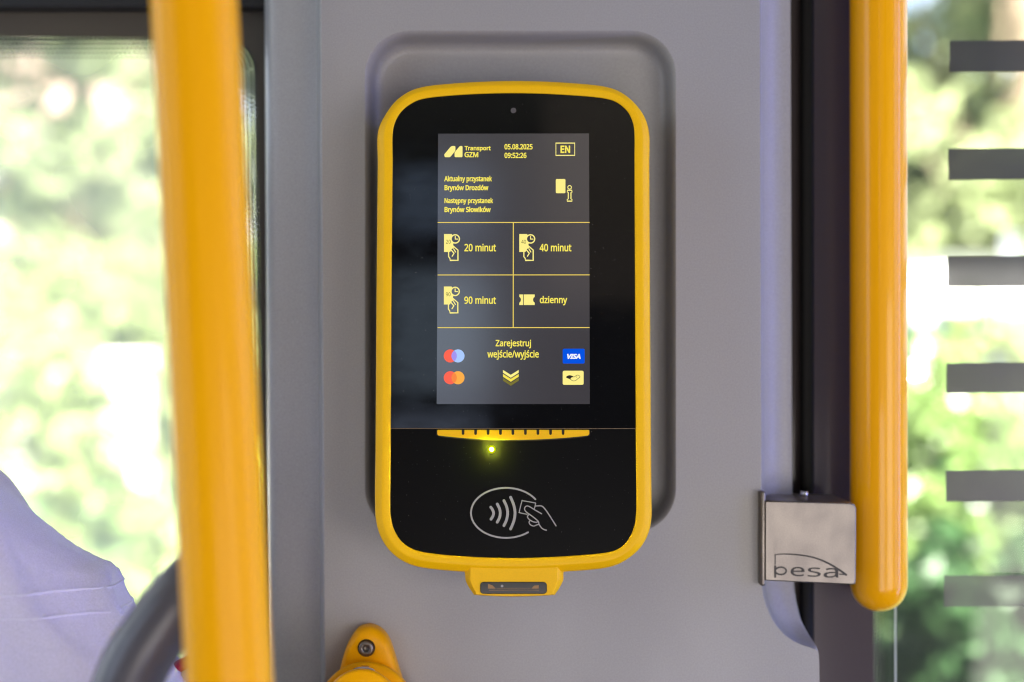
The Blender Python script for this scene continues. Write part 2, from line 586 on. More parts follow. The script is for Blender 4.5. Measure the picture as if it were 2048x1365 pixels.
# front boundary, right side: A is the front edge, C the rear edge of the coved return
A = [(1516, YT), (1519, 0), (1520, 300), (1521, 600), (1522, 900), (1522, 1100), (1523, 1165), (1529, 1203), (1543, 1238), (1566, 1268), (1595, 1287), (1624, 1297), (1635, 1303), (1638, 1318), (1639, 1365), (1645, YB)]
Cc = [(1598, YT), (1605, 0), (1606, 300), (1607, 600), (1608, 900), (1609, 1100), (1610, 1165), (1613, 1203), (1617, 1234), (1622, 1260), (1629, 1279), (1635, 1292), (1639, 1301), (1642, 1318), (1643, 1365), (1649, YB)]
dep = [1, 1, 1, 1, 1, 1, 1, .98, .92, .8, .6, .35, .2, .2, .2, .2]
A2 = [(a[0], a[1], b[0], b[1], q) for a, b, q in zip(A, Cc, dep)]
A2 = A2[:5] + catmull(A2[5:15], 5, False) + A2[15:]
cove = [(0, 0), (0.02, 0.012), (0.05, 0.07), (0.08, 0.2), (0.12, 0.38), (0.18, 0.55), (0.27, 0.69), (0.4, 0.80), (0.6, 0.89), (0.8, 0.94), (0.93, 0.96), (0.97, 0.985), (1.0, 1.06), (1.008, 1.25), (1.01, 2.6)]
rings = []
for t, q in cove:
    rings.append([P(ax + (cx - ax) * t, ay + (cy - ay) * t, PD) + Vector((0, 0.034 * q * dq + (0.0 if q <= 1.06 else (q - 1.06) * 0.02), 0)) for ax, ay, cx, cy, dq in A2])
vs, fs = loft(rings, False)
pm("coved_edge", vs, fs, M['panel'])

# left flange
fl = [(643, .850), (640.5, .8504), (638, .8520), (636.3, .8545), (635.3, .858), (634.8, .8615), (633.5, .8632), (630, .8638), (600, .8664), (560, .8700), (548, .8712), (542, .8722),
      (537, .8745), (533.2, .8785), (530.6, .884), (529.6, .892), (529.2, .93), (529.0, 1.04)]
rings = []
for x, d in fl:
    rings.append([P(lx(x, x + 8, y), y, d) for y in (YT, -600, 0, 682, 1365, 2000, YB)])
vs, fs = loft(rings, False)
pm("side_flange", vs, fs, M['panel'])

# flat front with the hole of the recess
outer = [(lx(643, 651, YT), YT)] + [(a[0], a[1]) for a in A2] + [(lx(643, 651, YB), YB)] + [(lx(643, 651, y), y) for y in (2000, 1365, 682, 0, -600)]
inner = rrect(RX0, RY0, RX1, RY1, 88)
bm = bmesh.new()
es = []
for loop in (outer, inner):
    vv = [bm.verts.new(P(x, y, PD) - panel.location) for x, y in loop]
    for i in range(len(vv)):
        es.append(bm.edges.new((vv[i], vv[(i + 1) % len(vv)])))
bmesh.ops.triangle_fill(bm, edges=es, use_beauty=True, use_dissolve=False)
bmobj("front_sheet", bm, M['panel'], panel, False)

# ------------------------------------------------------------------ ticket reader
reader = thing("ticket_reader", "yellow framed black ticket validator with a lit menu screen on the grey panel", "ticket machine", RO)
reader.rotation_euler = (-TILT, 0, 0)

OUT = [(754.5, 259), (768, 229), (789, 200.5), (813.5, 182), (841, 171.5), (913.5, 163), (1026, 158.5), (1139, 162.5), (1217, 171.5), (1246, 183.5), (1272, 205), (1291, 232), (1300, 262),
       (1300.5, 330), (1302, 600), (1304, 900), (1305, 1002), (1305, 1036), (1299, 1067), (1282, 1097.6), (1251.5, 1123), (1221, 1136), (1129, 1145.5), (1026.6, 1149), (924.5, 1145.5), (832.5, 1135), (800, 1121.5), (776, 1101), (759, 1074), (750, 1042), (748, 1002),
       (749, 900), (751, 600), (753.6, 330)]
INN = [(786, 262.6), (793.5, 238), (807, 219.5), (826, 206), (846, 198.5), (913.5, 191), (1026, 187), (1139, 191), (1213.5, 198.5), (1236, 207), (1255, 224), (1265, 244), (1268.5, 265),
       (1268.8, 330), (1270, 600), (1271.8, 900), (1272.6, 1002), (1272.0, 1029), (1268, 1055), (1256, 1080), (1240, 1096), (1218, 1104.5), (1129, 1113), (1026.6, 1116.5), (924.5, 1113), (846, 1104.5), (820, 1096), (801, 1081), (787.5, 1058), (781.4, 1032), (780.6, 1002),
       (781.3, 900), (783, 600), (785.3, 330)]
both = smooth_loop([(*a, *b) for a, b in zip(INN, OUT)], 7, 2)
fprof = [(0, -3), (0, 0.6), (0.015, 0.9), (0.05, 1.08), (0.10, 1.14), (0.30, 1.22), (0.44, 1.26), (0.50, 1.18), (0.55, 0.96), (0.62, 0.5), (0.74, -0.4), (0.84, -1.15), (0.90, -1.7), (0.945, -2.4), (0.975, -3.4), (0.993, -4.8), (1.0, -7.0), (1.0, -22), (0.96, -24), (0.7, -25)]
rings = []
for t, h in fprof:
    rings.append([L(a + (c - a) * t, b + (d - b) * t, h) for a, b, c, d in both])
vs, fs = loft(rings)
housing = mesh("housing", vs, fs, M['yellow'], reader, True)

rings = []
for t, h in ((0.75, -24), (0.75, -66)):
    rings.append([L(a + (c - a) * t, b + (d - b) * t, h) for a, b, c, d in both])
vs, fs = loft(rings, True, True, True)
mesh("rear_shell", vs, fs, M['shell'], reader)


def clip(poly, ylim, keep_above):
    out = []
    for i in range(len(poly)):
        p, q = poly[i], poly[(i + 1) % len(poly)]
        ip = (p[1] <= ylim) if keep_above else (p[1] >= ylim)
        iq = (q[1] <= ylim) if keep_above else (q[1] >= ylim)
        if ip:
            out.append(p)
        if ip != iq:
            t = (ylim - p[1]) / (q[1] - p[1])
            out.append((p[0] + (q[0] - p[0]) * t, ylim))
    return out


def plate(name, poly, h, m, parent=None, thick=1.0, conv=None, smooth=False):
    """flat piece cut to a photo outline, lying on the reader's face"""
    conv = conv or L
    n = len(poly)
    vs = [conv(x, y, h) for x, y in poly] + [conv(x, y, h - thick) for x, y in poly]
    tri = tessellate_polygon([[Vector((x, y, 0)) for x, y in poly]])
    fs = [tuple(t) for t in tri]
    fs += [tuple(i + n for i in t)[::-1] for t in tri]
    for i in range(n):
        j = (i + 1) % n
        fs.append((i, j, j + n, i + n))
    return mesh(name, vs, fs, m, parent, smooth)


inn2 = [(a + (a - 1027) * 0.0012, b) for a, b, _, _ in both]
glass = plate("display_glass", clip(inn2, 856.6, True), 0.0, M['blackglass'], reader, 1.5)
lower = plate("card_plate", clip(inn2, 858.6, False), 0.0, M['blackplate'], reader, 1.5)
plate("seam_strip", [(782, 857.0), (1271.5, 857.0), (1271.5, 858.2), (782, 858.2)], -0.05, M['seam'], reader, 0.6)


def disc(cx, cy, r, n=28, a0=0, a1=360, full=True):
    m = n if full else n + 1
    return [(cx + r * math.cos(R(a0 + (a1 - a0) * i / n)), cy + r * math.sin(R(a0 + (a1 - a0) * i / n))) for i in range(m)]


plate("camera_dot", disc(1027, 221.5, 5.6), 0.12, M['lens'], reader, 0.3)

# screen
screen = plate("screen", [(876.3, 268.0), (1178.0, 267.5), (1179.6, 808.6), (873.4, 808.6)], 0.10, M['screen'], reader, 0.4)
H1, H2, H3 = 0.16, 0.20, 0.24


# outlines of the letters: advance width, then closed contours (x, y pairs in thousandths)
GLYPHS = {".":[215,[58,43,61,69,72,85,88,94,107,97,126,94,142,85,153,69,157,43,153,18,142,2,126,-8,107,-11,88,-8,72,2,61,18]],"/":[298,[290,573,77,0,8,0,221,573]],"0":[459,[419,287,409,163,395,112,376,70,349,37,316,12,276,-3,229,-8,170,1,122,27,86,70,60,129,48,176,42,229,39,287,41,346,48,399,58,446,83,504,119,547,167,573,229,581,287,573,335,547,372,504,399,446,410,399,417,346],[110,287,111,238,115,194,121,156,137,111,159,78,190,59,229,52,268,59,298,78,320,110,336,156,343,194,347,238,348,287,347,336,343,380,336,417,320,463,298,495,268,515,229,521,190,515,159,495,137,463,121,417,115,380,111,336]],"2":[459,[417,0,38,0,38,59,188,210,261,287,306,353,318,387,322,424,315,466,294,496,261,514,221,520,181,517,147,506,83,466,45,513,94,548,153,572,221,581,270,576,313,562,347,540,372,510,388,472,394,428,389,385,375,344,353,305,324,267,247,185,128,67,128,64,417,64]],"4":[459,[443,130,359,130,359,0,291,0,291,130,17,130,17,190,286,576,359,576,359,193,443,193],[291,374,291,412,293,444,294,474,295,500,292,500,276,468,257,438,86,193,291,193]],"5":[459,[221,351,275,346,322,331,361,307,389,274,407,232,413,183,407,128,387,81,356,43,314,15,261,-2,199,-8,116,0,51,23,51,90,121,62,200,52,239,55,274,65,302,82,323,106,336,137,341,176,332,225,306,262,262,284,197,292,146,288,99,280,64,302,86,573,373,573,373,508,146,508,132,342,169,348]],"6":[459,[44,245,51,342,75,433,95,474,121,510,155,539,196,562,246,576,306,581,344,579,377,573,377,513,344,520,308,523,257,518,216,504,183,483,158,454,139,419,127,380,115,291,119,291,150,326,194,350,255,358,302,353,342,338,375,313,400,279,416,236,421,184,415,129,399,82,372,44,336,15,291,-2,239,-8,199,-4,163,7,130,26,101,54,77,89,59,133,48,185],[238,51,284,59,320,84,343,125,351,184,344,233,324,271,289,295,241,303,205,299,175,287,150,270,131,248,119,223,115,198,123,146,146,99,185,64,210,55]],"8":[459,[229,581,276,577,318,565,352,546,378,519,395,485,400,443,396,411,385,383,346,338,291,303,355,265,381,242,401,216,414,185,419,148,413,104,395,65,367,34,330,11,284,-3,231,-8,174,-3,126,10,89,33,61,63,45,101,39,146,43,183,56,214,75,241,99,264,158,299,107,336,71,383,61,411,58,444,63,485,80,518,107,545,141,565,182,577],[108,145,116,107,138,76,176,55,229,48,281,55,319,76,342,108,350,148,346,174,335,197,293,235,229,265,217,270,157,237,121,197,111,173],[228,524,188,518,155,502,134,476,127,441,130,414,141,391,179,357,232,330,282,357,317,392,327,414,330,441,323,476,302,502,270,518]],"9":[459,[417,328,410,231,387,139,366,99,340,63,306,33,265,11,214,-3,154,-8,117,-6,82,0,82,60,115,53,152,50,204,54,245,68,278,90,303,118,322,153,334,192,346,281,341,281,310,247,266,223,204,214,158,219,118,235,85,260,61,294,45,336,40,387,46,443,63,491,90,529,127,557,171,575,223,581,262,577,299,565,332,545,361,518,384,483,402,439,413,388],[223,521,178,513,142,488,118,447,110,388,117,339,137,301,171,277,220,269,256,273,286,285,311,303,330,325,342,349,346,374,338,426,315,474,277,508,252,518]],":":[215,[58,43,61,69,72,85,88,94,107,97,126,94,142,85,153,69,157,43,153,18,142,2,126,-8,107,-11,88,-8,72,2,61,18],[58,387,61,412,72,429,88,438,107,441,126,438,142,429,153,412,157,387,153,362,142,345,126,335,107,332,88,335,72,345,61,362]],"A":[512,[437,0,368,177,141,177,73,0,0,0,224,575,289,575,512,0],[282,415,274,438,263,473,255,500,247,468,238,438,230,415,165,241,346,241]],"B":[521,[241,573,307,569,361,558,404,541,434,515,453,478,459,431,456,399,446,371,431,347,409,328,382,313,350,304,350,300,415,279,441,261,461,236,474,203,478,163,472,115,454,74,425,42,385,19,337,5,279,0,78,0,78,573],[256,329,318,335,357,352,377,382,384,423,376,463,351,490,308,506,245,511,150,511,150,329],[150,269,150,61,265,61,330,68,371,91,394,125,401,168,398,197,388,221,370,241,344,256,307,266,260,269]],"D":[585,[536,292,533,231,521,177,501,131,474,91,439,58,399,33,351,15,297,4,237,0,78,0,78,573,254,573,309,569,359,558,404,540,443,516,476,484,502,446,521,401,533,350],[460,289,457,337,449,379,435,415,404,457,361,487,308,505,244,511,150,511,150,62,228,62,299,68,357,87,402,119,434,164,454,220]],"E":[446,[398,0,78,0,78,573,398,573,398,509,150,509,150,330,383,330,383,268,150,268,150,63,398,63]],"G":[584,[326,302,524,302,524,22,431,-1,323,-8,267,-4,217,8,173,28,136,55,105,89,81,130,63,176,52,229,49,286,53,343,65,395,84,442,111,482,145,517,186,544,233,564,286,577,346,581,437,572,516,547,489,484,421,508,342,517,298,514,259,505,225,489,181,455,150,409,136,373,127,332,124,286,127,243,134,202,146,166,175,119,216,84,251,68,292,58,340,55,404,59,452,68,452,238,326,238]],"I":[272,[239,0,32,0,32,42,99,57,99,515,32,531,32,573,239,573,239,531,172,515,172,57,239,42]],"M":[727,[330,0,142,502,139,502,142,461,144,407,144,347,144,0,78,0,78,573,184,573,361,103,364,103,544,573,650,573,650,0,578,0,578,352,579,408,581,460,584,501,581,501,390,0]],"N":[609,[532,0,447,0,141,476,138,476,141,432,143,378,144,320,144,0,78,0,78,573,161,573,467,99,470,99,468,137,466,193,464,249,464,573,532,573]],"S":[440,[403,153,396,106,378,66,348,35,307,11,257,-3,198,-8,137,-5,83,4,41,19,41,88,113,65,201,55,240,57,273,66,298,79,316,98,327,120,330,147,327,173,318,194,302,213,277,230,196,265,131,294,85,330,57,375,48,435,54,477,71,513,99,542,136,563,180,576,231,581,318,572,389,549,366,487,302,508,229,517,196,515,169,507,148,494,133,478,124,457,121,434,124,407,133,386,149,367,172,351,246,318,332,279,362,255,385,228,398,194]],"T":[446,[259,0,187,0,187,509,8,509,8,573,437,573,437,509,259,509]],"V":[481,[481,573,277,0,204,0,0,573,75,573,204,205,220,160,231,119,241,80,250,119,262,161,277,207,405,573]],"Z":[459,[427,0,30,0,30,55,332,508,40,508,40,573,419,573,419,518,118,64,427,64]],"a":[450,[231,437,279,433,318,422,347,403,376,358,385,293,385,0,334,0,320,61,317,61,279,22,234,-1,172,-8,136,-5,103,6,75,23,55,48,41,80,37,119,50,176,87,219,127,238,179,251,243,257,316,259,316,285,310,330,293,359,265,375,227,380,163,370,106,347,84,400,151,426],[252,208,184,200,141,182,118,155,110,119,115,87,132,66,157,53,188,49,238,56,279,79,306,117,315,172,315,210]],"c":[385,[241,-8,187,-2,139,15,99,45,69,87,55,123,47,165,44,213,47,262,56,305,71,342,102,385,142,415,191,432,245,438,309,431,358,415,337,356,292,370,244,376,204,371,172,358,148,335,131,303,120,263,117,213,120,166,131,126,148,94,172,71,202,58,240,53,302,60,351,78,351,15,304,-2]],"d":[493,[221,-8,171,-2,128,17,92,48,65,91,49,146,44,214,49,282,66,338,93,381,128,413,171,432,221,438,280,429,323,407,354,374,359,374,356,405,354,438,354,609,425,609,425,0,368,0,358,58,354,58,323,24,279,1],[232,51,290,60,328,88,348,135,355,200,355,213,352,263,343,304,329,336,291,369,231,379,181,368,146,334,130,300,120,260,117,213,120,165,130,125,146,93,181,61]],"e":[452,[234,438,286,432,329,414,364,385,390,346,406,299,411,244,411,201,117,201,127,137,154,90,197,62,254,52,327,60,392,82,392,20,327,-1,251,-8,194,-2,143,17,101,48,70,91,56,126,47,167,44,212,47,257,55,297,68,333,96,378,134,411,181,431],[233,380,188,372,154,348,130,309,119,257,338,257,335,292,326,322,312,346,292,364,266,376]],"i":[207,[139,430,139,0,68,0,68,430],[104,591,133,580,142,566,145,546,142,526,133,512,104,501,88,504,75,512,66,526,63,546,66,566,75,580,88,588]],"j":[207,[18,-192,-18,-190,-44,-183,-44,-126,-19,-132,9,-134,32,-130,51,-120,64,-100,68,-67,68,430,139,430,139,-64,136,-101,126,-133,110,-159,87,-177,56,-189],[63,546,66,566,75,580,88,588,104,591,133,580,142,566,145,546,142,526,133,512,104,501,88,504,75,512,66,526]],"k":[428,[138,291,137,257,135,221,138,221,152,240,172,264,189,285,326,430,409,430,235,246,421,0,336,0,187,200,138,158,138,0,68,0,68,609,138,609]],"l":[207,[139,0,68,0,68,609,139,609]],"m":[750,[540,438,603,429,649,401,669,371,681,330,685,280,685,0,615,0,615,277,610,321,594,353,567,372,528,379,474,369,438,342,418,298,411,237,411,0,342,0,342,277,332,333,320,353,303,367,281,376,253,379,215,374,185,360,164,338,150,308,141,269,139,223,139,0,68,0,68,430,125,430,136,371,140,371,173,409,217,431,266,438,312,433,349,420,378,398,398,366,402,366,427,398,461,420,499,433]],"n":[496,[275,438,322,434,361,421,391,401,413,371,426,330,431,280,431,0,361,0,361,275,355,321,338,353,308,372,265,379,204,368,166,338,146,289,139,223,139,0,68,0,68,430,125,430,136,371,140,371,175,409,222,431]],"o":[485,[442,216,438,165,428,121,411,82,388,51,359,25,324,7,285,-4,241,-8,200,-4,163,7,129,25,100,51,77,82,59,121,48,165,44,216,47,261,55,301,68,336,97,380,137,412,186,431,244,438,299,431,347,412,387,380,417,336,431,301,439,261],[117,216,120,169,130,128,147,95,172,71,203,56,243,51,282,56,314,71,339,95,356,128,366,169,369,216,365,263,355,303,338,335,314,359,282,374,242,379,185,368,147,335,130,303,120,263]],"p":[493,[273,438,322,432,365,413,401,383,428,339,444,284,449,216,447,170,439,129,427,93,401,49,365,17,322,-2,272,-8,213,1,170,24,139,55,134,55,137,20,139,-16,139,-192,68,-192,68,430,126,430,136,371,139,371,170,405,213,429],[260,379,221,374,190,362,167,342,152,313,142,275,139,229,139,216,142,167,150,126,165,93,188,70,220,55,261,51,297,56,326,72,348,98,364,131,373,171,376,217,373,262,363,302,348,334,311,367]],"r":[331,[269,438,295,437,319,433,310,368,287,372,264,374,217,363,176,334,149,289,139,229,139,0,68,0,68,430,126,430,134,351,137,351,170,395,214,426,240,435]],"s":[384,[348,119,343,80,327,49,302,24,268,6,226,-4,176,-8,99,-1,42,19,42,83,104,60,178,49,224,53,256,66,274,86,280,112,271,141,239,167,174,196,103,228,76,245,57,266,45,292,41,324,52,372,85,408,118,425,157,435,202,438,275,430,339,409,315,353,258,372,197,380,159,377,131,366,114,350,108,328,119,298,154,274,219,246,289,215,314,197,333,176,344,150]],"t":[289,[212,50,245,53,272,59,272,5,240,-4,200,-8,167,-5,138,4,112,20,91,44,78,79,74,125,74,375,13,375,13,409,75,437,103,528,144,528,144,430,269,430,269,375,144,375,144,127,149,93,163,69,185,54]],"u":[496,[427,430,427,0,370,0,359,57,356,57,321,20,273,-1,220,-8,173,-4,134,8,103,29,81,59,68,99,63,148,63,430,135,430,135,153,141,108,158,76,188,57,230,51,273,55,306,69,330,91,345,121,354,160,357,206,357,430]],"w":[630,[346,243,336,276,328,308,321,335,316,357,313,357,308,335,302,307,294,275,284,242,207,1,127,1,9,431,82,431,141,201,153,154,163,109,169,73,172,73,178,97,185,128,193,160,201,188,277,431,354,431,428,188,440,149,451,109,457,74,460,74,466,108,477,153,489,201,549,431,621,431,502,1,419,1]],"y":[409,[1,430,76,430,169,185,184,144,196,105,205,68,209,68,224,121,245,186,333,430,409,430,224,-59,188,-130,165,-156,138,-176,106,-188,67,-192,34,-190,9,-186,9,-130,30,-133,56,-135,99,-126,130,-99,152,-59,174,-2]],"z":[377,[346,0,31,0,31,47,262,375,45,375,45,430,340,430,340,377,112,55,346,55]],"ó":[485,[442,216,438,165,428,121,411,82,388,51,359,25,324,7,285,-4,241,-8,200,-4,163,7,129,25,100,51,77,82,59,121,48,165,44,216,47,261,55,301,68,336,97,380,137,412,186,431,244,438,299,431,347,412,387,380,417,336,431,301,439,261],[117,216,120,169,130,128,147,95,172,71,203,56,243,51,282,56,314,71,339,95,356,128,366,169,369,216,365,263,355,303,338,335,314,359,282,374,242,379,185,368,147,335,130,303,120,263],[362,606,341,579,311,546,278,513,247,486,200,486,200,496,227,532,254,575,277,614,362,614]],"ę":[452,[312,-93,322,-120,348,-129,371,-127,387,-124,387,-169,364,-174,337,-176,300,-171,274,-156,259,-133,254,-101,266,-56,295,-17,328,12,392,20,342,-25,318,-60],[234,438,286,432,329,414,364,385,390,346,406,299,411,244,411,201,117,201,127,137,154,90,197,62,254,52,327,60,392,82,392,20,327,-1,251,-8,194,-2,143,17,101,48,70,91,56,126,47,167,44,212,47,257,55,297,68,333,96,378,134,411,181,431],[233,380,188,372,154,348,130,309,119,257,338,257,335,292,326,322,312,346,292,364,266,376]],"ł":[207,[63,0,63,229,22,203,-7,250,63,295,63,609,133,609,133,341,184,376,214,329,133,274,133,0]],"ś":[384,[348,119,343,80,327,49,302,24,268,6,226,-4,176,-8,99,-1,42,19,42,83,104,60,178,49,224,53,256,66,274,86,280,112,271,141,239,167,174,196,103,228,76,245,57,266,45,292,41,324,52,372,85,408,118,425,157,435,202,438,275,430,339,409,315,353,258,372,197,380,159,377,131,366,114,350,108,328,119,298,154,274,219,246,289,215,314,197,333,176,344,150],[311,606,290,579,260,546,227,513,196,486,150,486,150,496,176,532,204,575,226,614,311,614]]}


def lettering(s, x0, x1, y0, y1, m, parent, h=H1, weight=0.4, conv=None, slant=0.0, name="lettering"):
    """text whose ink fills the photo box x0..x1, y0..y1; weight thickens every stroke (photo pixels)"""
    conv = conv or L
    pen, glyphs = 0, []
    for ch in s:
        if ch == " ":
            pen += 235
            continue
        gl = GLYPHS[ch]
        cs = [[(c[i] + pen + slant * c[i + 1], c[i + 1]) for i in range(0, len(c), 2)] for c in gl[1:]]
        glyphs.append(cs)
        pen += gl[0]
    al = [p for cs in glyphs for c in cs for p in c]
    ax, bx = min(p[0] for p in al), max(p[0] for p in al)
    ay, by = min(p[1] for p in al), max(p[1] for p in al)
    sx, sy = (x1 - x0 - 2 * weight) / (bx - ax), (y1 - y0 - 2 * weight) / (by - ay)
    V, F = [], []

    def area2(c):
        return sum(c[i - 1][0] * c[i][1] - c[i][0] * c[i - 1][1] for i in range(len(c)))
    lift = 0
    for cs in glyphs:
        done = []
        for c in cs:
            q = [((x - ax) * sx, (y - ay) * sy) for x, y in c]
            n = len(q)
            o = []
            for i in range(n):
                d1 = Vector((q[i][0] - q[i - 1][0], q[i][1] - q[i - 1][1]))
                d2 = Vector((q[(i + 1) % n][0] - q[i][0], q[(i + 1) % n][1] - q[i][1]))
                d1 = d1.normalized() if d1.length > 1e-9 else d2.normalized()
                d2 = d2.normalized() if d2.length > 1e-9 else d1
                t = d1 + d2
                t = t.normalized() if t.length > 1e-6 else d1
                k = weight / max(0.6, t.dot(d1))
                o.append((q[i][0] - t.y * k, q[i][1] + t.x * k))
            done.append(o)
        outs = [c for c, r in zip(done, cs) if area2(r) < 0]
        holes = [c for c, r in zip(done, cs) if area2(r) > 0]
        for c in outs:
            bx0, bx1 = min(p[0] for p in c), max(p[0] for p in c)
            by0, by1 = min(p[1] for p in c), max(p[1] for p in c)
            hs = [q for q in holes if bx0 < q[0][0] < bx1 and by0 < q[0][1] < by1]
            loops = [c] + hs
            pts, eds = [], []
            for l in loops:
                b = len(pts)
                pts += [Vector(p) for p in l]
                eds += [(b + e, b + (e + 1) % len(l)) for e in range(len(l))]
            vo_, _, fo_, _, _, _ = delaunay_2d_cdt(pts, eds, [], 0, 1e-5)
            k = len(V)
            lift = 0.012 - lift
            V += [conv(x0 + weight + p.x, y1 - weight - p.y, h + lift) for p in vo_]
            for t in fo_:
                mx_, my_ = sum(vo_[a].x for a in t) / 3, sum(vo_[a].y for a in t) / 3
                ins = False
                for l in loops:
                    for e in range(len(l)):
                        (xa, ya), (xb, yb) = l[e - 1], l[e]
                        if (ya > my_) != (yb > my_) and mx_ < (xb - xa) * (my_ - ya) / (yb - ya) + xa:
                            ins = not ins
                if ins:
                    F.append(tuple(a + k for a in t))
    return mesh(name, V, F, m, parent)


def stroke_geo(pts, wd, conv, h, closed=False):
    n = len(pts)
    vs, fs = [], []
    for i in range(n):
        if closed:
            a, b = pts[i - 1], pts[(i + 1) % n]
        else:
            a, b = pts[max(i - 1, 0)], pts[min(i + 1, n - 1)]
        ws = wd[i] if isinstance(wd, (list, tuple)) else wd
        dx, dy = b[0] - a[0], b[1] - a[1]
        q = math.hypot(dx, dy) or 1
        nx, ny = -dy / q * ws / 2, dx / q * ws / 2
        if 0 < i < n - 1 or closed:   # mitre
            p0, p2 = pts[i - 1], pts[(i + 1) % n]
            d1 = Vector((pts[i][0] - p0[0], pts[i][1] - p0[1])).normalized()
            d2 = Vector((p2[0] - pts[i][0], p2[1] - pts[i][1])).normalized()
            cs = max(0.45, math.sqrt(max(0, (1 + d1.dot(d2)) / 2)))
            nx, ny = nx / cs, ny / cs
        vs += [conv(pts[i][0] + nx, pts[i][1] + ny, h), conv(pts[i][0] - nx, pts[i][1] - ny, h)]
    for i in range(n if closed else n - 1):
        j = (i + 1) % n
        fs.append((2 * i, 2 * j, 2 * j + 1, 2 * i + 1))
    if not closed:
        for e in (0, n - 1):
            ws = (wd[e] if isinstance(wd, (list, tuple)) else wd) / 2
            k = len(vs)
            o = pts[1] if e == 0 else pts[n - 2]
            ang = math.atan2(pts[e][1] - o[1], pts[e][0] - o[0])
            for i in range(9):
                t = ang - math.pi / 2 + math.pi * i / 8
                vs.append(conv(pts[e][0] + ws * math.cos(t), pts[e][1] + ws * math.sin(t), h + 0.004))
            fs.append(tuple(range(k, k + 9)))
    return vs, fs


def strokes(name, lines, m, parent, h=H1, conv=None):
    conv = conv or L
    V, F = [], []
    for i, ln in enumerate(lines):
        pts, wd = ln[0], ln[1]
        cl = len(ln) > 2 and ln[2]
        v, f = stroke_geo(pts, wd, conv, h + i * 0.003)
        if cl:
            v, f = stroke_geo(pts, wd, conv, h + i * 0.003, True)
        k = len(V)
        V += v
        F += [tuple(a + k for a in q) for q in f]
    return mesh(name, V, F, m, parent)


def rr(x0, y0, x1, y1, r, n=4):
    return rrect(x0, y0, x1, y1, r, n)


T, PL = M['text'], M['pale']
# header
plate("logo_mark", [(888.8, 312.6), (888.8, 309), (901.5, 294), (904.5, 292.6), (909.5, 292.6), (910.8, 294), (910.8, 302), (901.5, 313.5), (899, 315), (890.3, 315)], H1, PL, screen, .02)
plate("logo_mark", [(909.2, 313.5), (909.2, 305.5), (918.5, 294), (921, 292.6), (923.6, 292.6), (925, 294), (925, 313.5), (923.6, 315), (910.6, 315)], H2, PL, screen, .02)
lettering("Transport", 929.2, 981.5, 292.6, 303.8, T, screen, weight=0.42)
lettering("GZM", 929.0, 956.6, 304.6, 315.2, T, screen, weight=0.42)
lettering("05.08.2025", 1008.9, 1065.2, 288.6, 299.6, T, screen, weight=0.42)
lettering("09:52:26", 1008.9, 1053.0, 305.9, 316.9, T, screen, weight=0.42)
strokes("language_box", [([(1111.8, 286.8), (1149.4, 286.8), (1149.4, 311.4), (1111.8, 311.4)], 1.7, True)], PL, screen)
lettering("EN", 1121, 1140.3, 291.8, 306.6, T, screen, weight=0.7)
lettering("Aktualny przystanek", 888.6, 984.0, 352.2, 366.4, T, screen, weight=0.42)
lettering("Brynów Drozdów", 889, 976.8, 370.2, 384.2, T, screen, weight=0.5)
lettering("Następny przystanek", 889, 986.2, 396.3, 409.9, T, screen, weight=0.42)
lettering("Brynów Słowików", 889, 981.4, 413.8, 428.0, T, screen, weight=0.5)
info = plate("info_icon", rr(1111.6, 358.6, 1130.8, 387.0, 2), H1, PL, screen, .02)
strokes("info_letter", [(disc(1139.2, 375.3, 3.6), 1.7, True),
        ([(1134.6, 381.2), (1143.7, 381.2), (1143.9, 384.9), (1141.9, 385.6), (1141.9, 398.4), (1143.9, 399.2), (1143.9, 402.9), (1134.4, 402.9), (1134.4, 399.2), (1136.6, 398.4), (1136.6, 385.6), (1134.6, 384.9)], 1.7, True)], PL, screen, H2)
# grid
for y in (445.4, 550.3, 655.7):
    strokes("grid_line", [([(876, y + .2), (1178.5, y)], 1.6)], M['line'], screen, H1)
strokes("grid_line", [([(1026.6, 446), (1026.4, 655)], 1.7)], M['line'], screen, H2)


def ticket(dx, dy, num):
    c = (910.6 + dx, 478.4 + dy)
    body = [(888.1, 468.6), (903.5, 468.6)]
    body += [(910.6 + 9.0 * math.cos(R(a)), 478.4 + 9.0 * math.sin(R(a))) for a in range(232, 110, -12)]
    body += [(906.3, 489.5), (906.5, 493.2), (908, 496.5), (903.5, 498.4), (900.2, 504.5), (888.1, 504.5)]
    plate("ticket_icon", [(x + dx, y + dy) for x, y in body], H1, PL, screen, .02)
    strokes("clock_icon", [(disc(c[0], c[1], 8.3), 2.4, True), ([(c[0], c[1] - 5.2), (c[0], c[1] + .3), (c[0] + 5, c[1] + .4)], 1.9)], PL, screen, H2)
    sh = lambda l: [(x + dx, y + dy) for x, y in l]
    strokes("hand_icon", [(sh([(906.0, 492.2), (915.9, 500.8), (915.9, 521.3), (900.3, 521.3), (900.0, 517.6), (897.2, 513.8), (897.2, 504)]), 2.2),
                          (sh([(902.2, 500.2), (908.0, 507.2), (904.4, 513)]), 2.2), (sh([(907.4, 498.3), (911.2, 504.6)]), 2.0)], PL, screen, H2 + .02)
    lettering(num, 892.2 + dx, 901.4 + dx, 480.3 + dy, 487.9 + dy, M['darkink'], screen, H3 + .03, weight=0.0, name="ticket_number")


